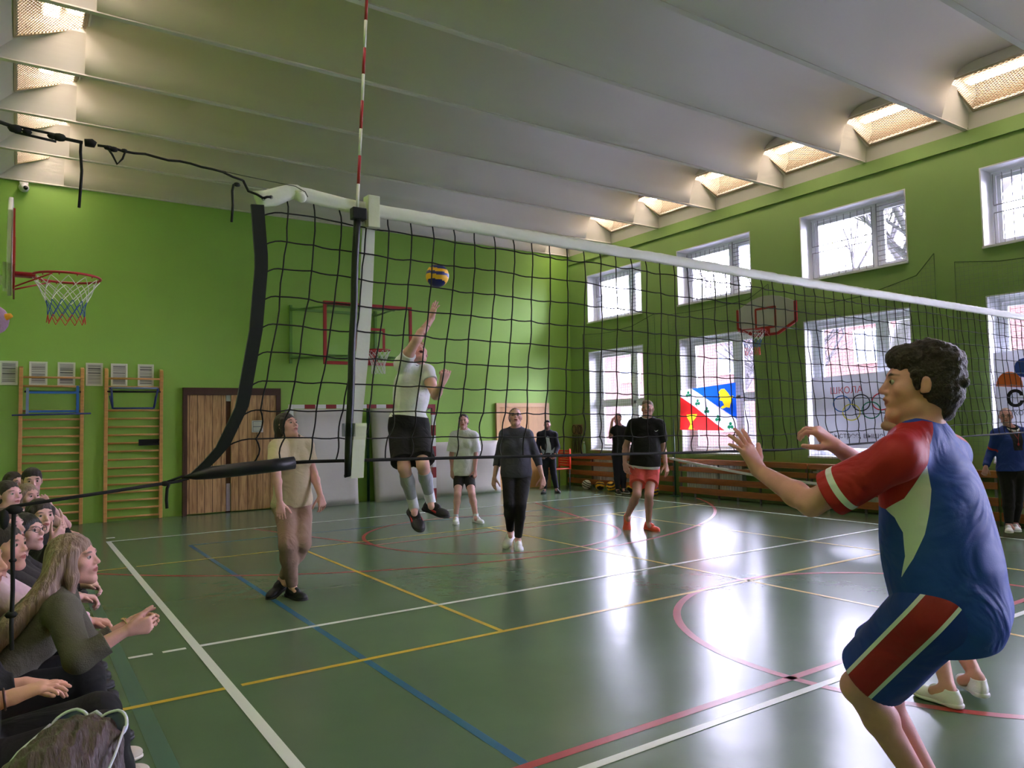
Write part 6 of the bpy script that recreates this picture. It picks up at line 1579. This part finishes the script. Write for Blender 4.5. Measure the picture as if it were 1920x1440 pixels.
def kit(s):
    c = s.J['nk']
    def ang(V): q = (V-c)@s.TR; return np.stack([np.arctan2(np.abs(q[:, 0]), -q[:, 1]), q[:, 2]], 1)
    def pick(V, px, py):
        d = nz(CF + CR*(px-960)/FPX - CU*(py-720)/FPX); w_ = V-CAMP; t = w_@d; r = np.linalg.norm(w_-t[:, None]*d, axis=1); ok = r < r.min()+.008; i = np.nonzero(ok)[0][np.argmin(t[ok])]
        return tuple(ang(V[i:i+1])[0])
    def armt(V, k):
        a = nz(s.J['e'+k]-s.J['s'+k]); w_ = V-s.J['s'+k]; t = w_@a; return t, np.linalg.norm(w_-t[:, None]*a, axis=1)
    def red(V):
        P_ = [pick(V, *q) for q in ((1748, 832), (1745, 872), (1722, 905), (1690, 935), (1655, 955))]
        P_ = [(0.55*P_[0][0]+.0, .06)]+P_+[(3.2, P_[-1][1]+.0), (3.2, .06)]
        r = poly_sd(ang(V), P_)
        for k in 'LR':
            t, dd = armt(V, k); r = np.maximum(r, np.minimum(t-.055, .16-dd))
        return r
    def white(V):
        P_ = [pick(V, *q) for q in ((1744, 874), (1751, 915), (1748, 960), (1730, 1005), (1708, 1050), (1686, 1088), (1692, 1045), (1688, 1000), (1672, 970), (1656, 956), (1690, 936), (1722, 906))]
        return poly_sd(ang(V), P_)
    def stripe(V):
        r = np.full(len(V), -1.0)
        for k in 'LR': t, dd = armt(V, k); L_ = np.linalg.norm(s.J['e'+k]-s.J['s'+k])*.76; r = np.maximum(r, np.minimum(.011-np.abs(t-(L_-.045)), .15-dd))
        return r
    def collar(V): q = V-(s.J['nk']+s.up*.025*s.sc); h = q@s.up; rr = np.linalg.norm(q-h[:, None]*s.up, axis=1); return np.minimum(.078*s.sc-rr, h+.03)
    return dict(red=red, white=white, stripe=stripe, collar=collar)
KM = panel_mat('blue_kit_shirt', (24, 66, 172), [('red', (178, 24, 36)), ('white', (226, 226, 240)), ('stripe', (226, 226, 240)), ('collar', (34, 66, 176))], rough=.6, bump=.12, bscale=220)
p.shirt('jersey', KM, g=.020, sleeve=.76, hem=.135, sg=.016, seed=91, fold=.006, masks=kit, sleeve_r=.076, flare=.045, neck=.066, ff=15)
def shortsm(s):
    def cc(V):
        r = np.full(len(V), 9.0)
        for k, sg in (('L', -1), ('R', 1)):
            h, kn = s.J['h'+k], s.J['k'+k]; a = nz(kn-h); o_ = s.prt*sg; o_ = nz(o_-a*(o_@a)); f = np.cross(a, o_); w_ = V-h; side = w_@o_; r = np.where(side > .0, np.minimum(r, np.abs(w_@f-.012)), r)
        return r
    return dict(edge=lambda V: .056-cc(V), panel=lambda V: .044-cc(V))
KS = panel_mat('blue_kit_shorts', (20, 54, 160), [('edge', (222, 224, 240)), ('panel', (150, 22, 34))], rough=.6, bump=.12, bscale=220)
p.pants('shorts', KS, g=.018, frac=.80, end_r=.088*p.sc+.026, hip_r=.098*p.sc+.022, seed=92, fold=.005, masks=shortsm, ff=15)
def curls(F, s):
    F.ell(s.hl(0, .035, .085), np.array([.068, .062, .045])*s.hs, s.hR, k=.02); F.ell(s.hl(0, -.07, .06), np.array([.078, .062, .075])*s.hs, s.hR, k=.02); F.ell(s.hl(0, -.075, -.015), np.array([.066, .052, .06])*s.hs, s.hR, k=.02)
    F.cone(s.hl(0, -.07, -.03), s.hl(0, -.068, -.075), .055*s.hs, .040*s.hs, k=.02)
    for sg in (-1, 1): F.cone(s.hl(sg*.074, .022, .03), s.hl(sg*.074, .018, -.012), .016*s.hs, .008*s.hs, k=.01)
    rd = random.Random(8)
    for _ in range(90):
        a, b = rd.uniform(0, 2*PI), rd.uniform(.05, 1.25); c = s.hl(.078*math.cos(a)*math.sin(b), -.022+.098*math.sin(a)*math.sin(b)-.01, .040+.092*math.cos(b)); F.ell(c, rd.uniform(.011, .019), None, k=.008)
    for _ in range(30): F.ell(s.hl(rd.uniform(-.06, .06), -.10-rd.uniform(0, .022), rd.uniform(.0, .10)), rd.uniform(.010, .017), None, k=.008)
p.hair('curly', mat('dark_brown_curls', (46, 34, 28), rough=.48, bump=.9, bscale=120, var=.45, vscale=55), thick=-.002, extra=curls, curl=150, amp=.0022, res=.0035)
for k in 'LR': p.shoe(k, SW, toe=vdir(-.85, 0, .5), name='trainer', sole=(226, 226, 230))

# ---- 10. second player in the same kit, hidden behind the first
H = 1.66; D = 3.8
J = pose(D, H, dict(hd=(1700, 782, 0), nk=(1716, 842, .06), pv=(1765, 1035, .05), sL=(1690, 862, -.12), sR=(1760, 862, .16), hL=(1750, 1052, -.06), hR=(1783, 1052, .08),
    eL=(1690, 960), wL=(1700, 900), eR=(1770, 965), wR=(1745, 920), kL=(1745, 1165), kR=(1775, 1165), aL=(1778, 1292), aR=(1832, 1272, .1)), dict(eL=1, wL=1, eR=1, wR=1, kL=1, kR=1, aL=-1, aR=-1))
H = LASTH; p = Person(J, H, (vdir(-.78, .50, .15), vdir(.45, .85, 0)), 'long-haired player in the same blue and red kit, mostly hidden behind the closest player', .005, skin=(206, 160, 136), brow=(70, 50, 42), female=True,
    hands=dict(L=dict(d=vdir(-.3, 1, 0), n=vdir(-.7, 0, .5)), R=dict(d=vdir(-.3, 1, 0), n=vdir(-.7, 0, .5))))
p.shirt('jersey', panel_mat('blue_kit_shirt_second', (24, 66, 172), [('red', (178, 24, 36))], rough=.6, bump=.12, bscale=220), g=.02, sleeve=.7, hem=.05, sg=.03, seed=93, masks=lambda s: dict(red=lambda V: np.maximum(np.abs((V-s.J['nk'])@s.rt)-.10, .085-np.linalg.norm(V-(s.J['nk']+s.up*.02), axis=1))))
p.pants('shorts', fabric('blue_shorts_cloth', (20, 54, 160)), g=.024, frac=.7, seed=94)
def back_long(F, s):
    F.cone(s.hl(0, -.07, .02), s.hl(.0, -.13, -.10), .058*s.hs, .05*s.hs, k=.03); a = s.hl(0, -.13, -.10); F.cone(a, a-UPZ*.16+vdir(.2, 0, 0)*.01, .048*s.hs, .028*s.hs, k=.03)
p.hair('long', mat('brown_hair', (84, 60, 48)), extra=back_long, thick=.004)
for k in 'LR': p.shoe(k, SW, toe=vdir(-.45 if k == 'L' else .1, 0, .9), name='trainer', sole=(226, 226, 230), size=.95)

# ================================================================== SPECTATORS on the low benches
PX = np.array([1.0, 0, 0]); PY = np.array([0, 1.0, 0])
def seated(hd, H, face, label, skin=(214, 170, 154), brow=(60, 46, 40), female=True, arms=None, res=.006, body_f=(1, 0, 0), pv=None, spread=.0, om=0.0, headup=UPZ, feet=None, hands=None):
    sc = H/1.75; hd = np.asarray(hd, float); f = nz(body_f); r = np.cross(f, UPZ); nk = hd-f*.07*sc-UPZ*.165*sc
    if pv is None:
        zp = .31+.135*sc; dz = nk[2]-zp; L_ = .50*sc; dx = math.sqrt(max(L_*L_-dz*dz, .0)); pv = nk-f*dx; pv[2] = zp
        if abs(f[0]) > .7: pv[0] = max(pv[0], -1.24)
    pv = np.asarray(pv, float)
    J = dict(hd=hd, nk=nk, pv=pv, sR=nk+r*.170*sc-UPZ*.035*sc+f*.02, sL=nk-r*.170*sc-UPZ*.035*sc+f*.02, hR=pv+r*.085*sc, hL=pv-r*.085*sc)
    for i, (k, sg) in enumerate((('R', 1), ('L', -1))):
        h = J['h'+k]; kz = .50*sc; dzk = kz-h[2]; fw = math.sqrt(max((.43*sc)**2-dzk**2, .01)); J['k'+k] = h+f*fw+UPZ*dzk+r*sg*(.03+spread)
        J['a'+k] = J['k'+k]+f*.06+UPZ*(.085*sc-kz) if not feet else np.asarray(feet[i], float); J['t'+k] = f
        if arms and k in arms:
            a_, b_ = arms[k][:2]; J['e'+k] = reach(J['s'+k], a_[0], a_[1], .30*sc, a_[2]); J['w'+k] = reach(J['e'+k], b_[0], b_[1], .255*sc, b_[2])
            if len(arms[k]) > 2: hands = hands or {}; c_ = arms[k][2]; hh = dict(arms[k][3]); hh['d'] = nz(reach(J['w'+k], c_[0], c_[1], .17*sc, c_[2])-J['w'+k]); hands[k] = hh; continue
        else: J['e'+k] = J['s'+k]*.45+J['k'+k]*.55+UPZ*.06-f*.02+r*sg*.02; J['w'+k] = J['k'+k]*.9+J['kR' if k == 'R' else 'kL']*.1+f*.06+UPZ*.10-r*sg*.09
        # keep bone lengths human
        J['e'+k] = fix_len(J['s'+k], J['e'+k], .30*sc); J['w'+k] = fix_len(J['e'+k], J['w'+k], .255*sc)
    hands = hands or {}
    for k_, v_ in dict(R=dict(d=nz(f+r*-.5-UPZ*.3), n=nz(-UPZ-r*.6), curl=(.7, .8, .9, .9)), L=dict(d=nz(f+r*.5-UPZ*.3), n=nz(-UPZ+r*.6), curl=(.7, .8, .9, .9))).items(): hands.setdefault(k_, v_)
    return Person(J, H, (face, headup), label, res, skin=skin, brow=brow, female=female, hands=hands, open_mouth=om)
DBR = mat('dark_brown_hair', (48, 36, 34), rough=.5, bump=.5, bscale=160, stretch=(1, 1, .15), var=.25, vscale=60)
BLKH = mat('black_hair', (18, 16, 18), rough=.45, bump=.5, bscale=160, stretch=(1, 1, .15))
BLH = mat('ash_blond_hair', (146, 120, 108), rough=.45, bump=.8, bscale=130, stretch=(1, 1, .12), var=.35, vscale=70)
LBR = mat('light_brown_streaked_hair', (150, 122, 112), rough=.4, bump=.9, bscale=120, stretch=(1, 1, .10), var=.45, vscale=60)
PSK = (220, 176, 166)
BKT = fabric('black_knit', (14, 14, 16)); DKG = fabric('charcoal_knit', (48, 44, 46)); PNK = fabric('pale_pink_cloth', (220, 190, 200)); WHC = fabric('off_white_cloth', (218, 214, 206)); BKP = fabric('black_trouser_cloth', (12, 12, 15), bump=.1)
def dress(p, top, bottom=BKP, sleeve=1.8, g=.016, sd=1, shoes=SB):
    p.shirt('top', top, g=g, sleeve=sleeve, hem=.05, sg=.014, seed=sd, fold=.004); p.pants('trousers', bottom, g=.014, frac=1.93, seed=sd+1, fold=.003, end_r=.042)
    for k in 'LR': p.shoe(k, shoes, name='spectator_shoe', sole=(30, 30, 34))
def bun(F, s): F.ell(s.hl(0, -.118, .01), .034*s.hs, None, k=.02)
def locks(a, b, ra=.04, rb=.02, side=.055):
    def fn(F, s):
        for sg in (-1, 1): F.cone(s.hl(sg*side, -.03, .01), s.hl(sg*side, a[0], a[1]), .030*s.hs, ra*s.hs, k=.03); q = s.hl(sg*side*.8, a[0], a[1]); F.cone(q, q+np.array(b), ra*s.hs, rb*s.hs, k=.03)
        F.cone(s.hl(0, -.07, .0), s.hl(0, -.09, -.10), .055*s.hs, .05*s.hs, k=.03); q = s.hl(0, -.09, -.10); F.cone(q, q+np.array(b), .052*s.hs, .03*s.hs, k=.03)
    return fn
h_ = at(60, 902, 6.75)
sh = h_-UPZ*.2
p = seated(h_, 1.74, vdir(.62, -.05, -.75), 'dark-haired young man in an off-white top, chin on his hand, farthest in the spectator row', female=False, skin=PSK, arms=dict(R=((124, 985, -1), (92, 948, -1), (72, 925, 0), dict(n=vdir(-.5, 0, .6), curl=(.9, 1, 1, 1)))))
dress(p, WHC, sleeve=.9, sd=101); p.hair('short', mat('short_dark_hair', (52, 44, 44), rough=.6, bump=.4, bscale=160), seed=6, fringe=.0)
h_ = at(26, 906, 7.25); p = seated(h_, 1.62, vdir(.9, 0, -.3), 'dark-haired spectator half hidden behind the row, left of the dark-haired young man', skin=PSK); dress(p, BKT, sd=103); p.hair('long', DBR, extra=low_tail)
h_ = at(52, 932, 6.15); p = seated(h_, 1.62, vdir(.9, .05, -.3), 'blond spectator with long straight hair, second visible in the row from the wall bars', skin=PSK); dress(p, BKT, sd=105); p.hair('long', BLH, extra=locks((-.05, -.10), (0, 0, -.18)))
h_ = at(16, 929, 5.6); p = seated(h_, 1.66, vdir(.93, .12, -.28), 'spectator with tied-back brown hair in profile at the left edge, above the guy rope', skin=(226, 176, 172)); dress(p, WHC, sd=107); p.hair('tied', DBR, extra=bun)
h_ = at(75, 968, 5.05); p = seated(h_, 1.68, vdir(.82, .04, -.55), 'dark-haired young woman in black leaning forward with a hand near her chin', skin=(222, 180, 162), arms=dict(R=((88, 1055, -1), (98, 1014, 0), (112, 998, 0), dict(n=vdir(-.3, .6, .4), curl=(.4, .5, .6, .6))), L=((124, 1010, 1), (118, 985, 0), (100, 975, 0), dict(n=vdir(-.6, .4, 0), curl=(.8, .9, 1, 1))))); dress(p, BKT, sd=109); p.hair('long', DBR, extra=low_tail, thick=.002)
h_ = at(50, 999, 4.45); p = seated(h_, 1.66, vdir(.95, .16, -.10), 'black-haired spectator with dark-framed glasses in a charcoal top', skin=(222, 180, 164)); dress(p, DKG, sd=111); p.hair('bob', BLKH, thick=.006); p.glasses(mat('dark_glasses_frame', (30, 26, 28)))
h_ = at(9, 992, 4.05); p = seated(h_, 1.66, vdir(.97, .16, .02), 'spectator with brown hair in profile at the left edge, just below the lower guy rope', skin=PSK); dress(p, DKG, sd=113); p.hair('long', mat('mid_brown_hair', (96, 74, 62), rough=.5, bump=.5, bscale=160), extra=low_tail)
h_ = at(8, 1027, 3.5); p = seated(h_, 1.66, vdir(.98, .12, .0), 'spectator in a pale pink top at the left edge beside the hanging black strap', skin=(222, 172, 152)); dress(p, PNK, sd=115); p.hair('tied', DBR, extra=bun, thick=.002)

# long-haired girl in the olive-grey sweater, hands clasped
h_ = at(139, 1050, 3.25); D = 3.2
p = seated(h_, 1.64, vdir(.95, .10, .12), 'long-haired girl in an olive-grey sweater leaning forward with hands clasped', female=True, skin=(226, 176, 158), res=.0045,
    arms=dict(R=((146, 1236, -1), (240, 1181, 0), (296, 1168, 0), dict(n=nz(PY+UPZ*.2), curl=(.95, 1.0, 1.05, 1.1), thumb=(.2, .6), spread=.02)), L=((168, 1216, 1), (246, 1165, 0), (300, 1160, 0), dict(n=nz(-PY-UPZ*.2), curl=(.5, .6, .65, .7), thumb=(.2, .3), spread=.02))))
OLV = fabric('olive_grey_sweater', (98, 94, 84), rough=.95, bump=.6, bscale=200)
p.shirt('sweater', OLV, g=.016, sleeve=1.55, hem=.10, sg=.020, seed=121, fold=.005, flare=.015, ff=18)
p.pants('trousers', BKP, g=.016, frac=1.93, seed=122, end_r=.045)
for k in 'LR': p.shoe(k, fabric('cream_slip_on', (206, 196, 182)), name='slip_on', sole=(222, 216, 204))
def mane(F, s):
    b = s.hl(0, -.03, .02)
    for i, x in enumerate((-.068, -.04, 0, .04, .068)):
        a = s.hl(x, -.055+abs(x)*.4, .02); yo = PY*(-x)*.9; c = a-PX*.055-UPZ*.13+yo*.5; d = c-PX*.12-UPZ*.115+yo; e = d-PX*.10-UPZ*.14+yo*.6
        F.cone(a, c, .042*s.hs, .042, k=.03); F.cone(c, d, .042, .036, k=.03); F.cone(d, e, .036, .014, k=.03)
    for x in (.060, .072):
        a = s.hl(x, .012, .03); c = s.hl(x+.004, .018, -.07); d = c-PX*.015-UPZ*.12; F.cone(a, c, .018, .020, k=.02); F.cone(c, d, .020, .010, k=.02)
p.hair('long', LBR, extra=mane, thick=.003, amp=.0028, res=.004)
m = MB(); c = p.J['wL']-nz(p.J['wL']-p.J['eL'])*.02; a = nz(p.J['wL']-p.J['eL']); u = nz(np.cross(a, UPZ)); v = np.cross(a, u)
m.tube([c+u*.030*math.cos(t)+v*.030*math.sin(t) for t in np.linspace(0, 2*PI, 17)[:-1]], .0035, 6, closed=True); m.sphere(c-v*.031 if (v[2] < 0) else c+v*.031, (.013, .013, .006), 10)
m.build('wrist_watch', mat('gold_metal', (200, 170, 120), rough=.25, metal=1.0), p.body, smooth=True)

# spectator in black whose head is cut off by the left edge
h_ = np.array([-1.215, .42, 1.10]); 
p = seated(h_, 1.70, vdir(.9, 0, .3), 'spectator all in black with hands resting on the lap, cut off by the left edge', skin=(226, 172, 146), pv=(-1.25, .42, .42), res=.005,
    arms=dict(R=((-60, 1330, -1), (20, 1308, 0), (88, 1284, 0), dict(n=-UPZ, curl=(.25, .3, .35, .4), thumb=(.2, .2), spread=.05)), L=((-20, 1300, 1), (42, 1282, 0), (84, 1284, 0), dict(n=-UPZ, curl=(.3, .3, .3, .3), thumb=(.2, .2)))))
p.shirt('top', BKT, g=.02, sleeve=1.72, hem=.08, sg=.022, seed=131, fold=.004, flare=.01); p.pants('trousers', BKP, g=.026, frac=1.93, seed=132, end_r=.06, knee_g=.03)
for k in 'LR': p.shoe(k, fabric('cream_slip_on', (206, 196, 182)), name='slip_on', sole=(222, 216, 204))
p.hair('long', DBR, extra=low_tail)
m = MB(); c = p.J['wR']-nz(p.J['wR']-p.J['eR'])*.015; a = nz(p.J['wR']-p.J['eR']); u = nz(np.cross(a, UPZ)); v = np.cross(a, u)
m.tube([c+u*.031*math.cos(t)+v*.029*math.sin(t) for t in np.linspace(0, 2*PI, 17)[:-1]], .0035, 6, closed=True)
m.build('bracelet', mat('dark_bracelet', (70, 34, 30), rough=.5), p.body, smooth=True)

# spectator right in front of the camera: crown of the head with sunglasses pushed up
h_ = at(122, 1518, 1.20)
p = seated(h_, 1.66, vdir(.12, .22, 1), 'dark-haired spectator with sunglasses pushed up on the hair, at the bottom left', skin=(216, 170, 150), pv=(h_[0]-.10, h_[1]-.22, .41), body_f=(.62, .78, 0), res=.0055)
p.shirt('top', BKT, g=.018, sleeve=1.8, hem=.05, sg=.016, seed=141); p.pants('trousers', BKP, g=.016, frac=1.93, seed=142, end_r=.045)
for k in 'LR': p.shoe(k, SB, name='spectator_shoe', sole=(30, 30, 34))
p.hair('long', mat('mauve_brown_hair', (74, 58, 60), rough=.42, bump=1.0, bscale=110, stretch=(1, .25, .25), var=.4, vscale=60), extra=lambda F, s: (locks((-.05, -.10), (0, 0, -.16))(F, s), F.ell(s.hl(0, .055, .088), np.array([.074, .050, .040])*s.hs, s.hR, k=.03)), thick=.010, amp=.004, res=.004)
sgp = empty('sunglasses', p.hl(0, .06, .13), 'silver-rimmed dark blue sunglasses pushed up on the hair at the bottom left', 'sunglasses'); SGL = tuple(p.hl(0, .06, .13))
SIL = mat('silver_rim', (206, 208, 228), rough=.2); LEN = mat('dark_blue_lens', (22, 20, 86), rough=.1, spec=.8)
for sg in (-1, 1):
    rim_ = [p.hl(sg*(.041+.031*math.cos(a)), .092+.016*math.sin(a)-.012*abs(math.cos(a)*(.5+.5*math.cos(a))), .101+.015*math.sin(a)) for a in np.linspace(0, 2*PI, 25)[:-1]]
    m = MB(); m.tube(rim_, .0030, 8, closed=True); m.tube([p.hl(sg*.072, .078, .105), p.hl(sg*.090, .02, .090), p.hl(sg*.099, -.05, .06)], .0024, 6)
    rr = m.build('rim', SIL, sgp, smooth=True, local=SGL)
    c = np.mean(rim_, axis=0); mm_ = MB(); mm_.add([c+p.hf*.004]+rim_+[q-p.hf*.0016 for q in rim_]+[c+p.hf*.0024], [(0, 1+i, 1+(i+1) % 24) for i in range(24)]+[(49, 25+(i+1) % 24, 25+i) for i in range(24)]+[(1+i, 25+i, 25+(i+1) % 24, 1+(i+1) % 24) for i in range(24)])
    mm_.build('lens', LEN, rr, smooth=True, local=SGL)
m = MB(); m.tube([p.hl(-.012, .100, .109), p.hl(0, .104, .115), p.hl(.012, .100, .109)], .0035, 8); m.build('bridge', SIL, sgp, smooth=True, local=SGL)
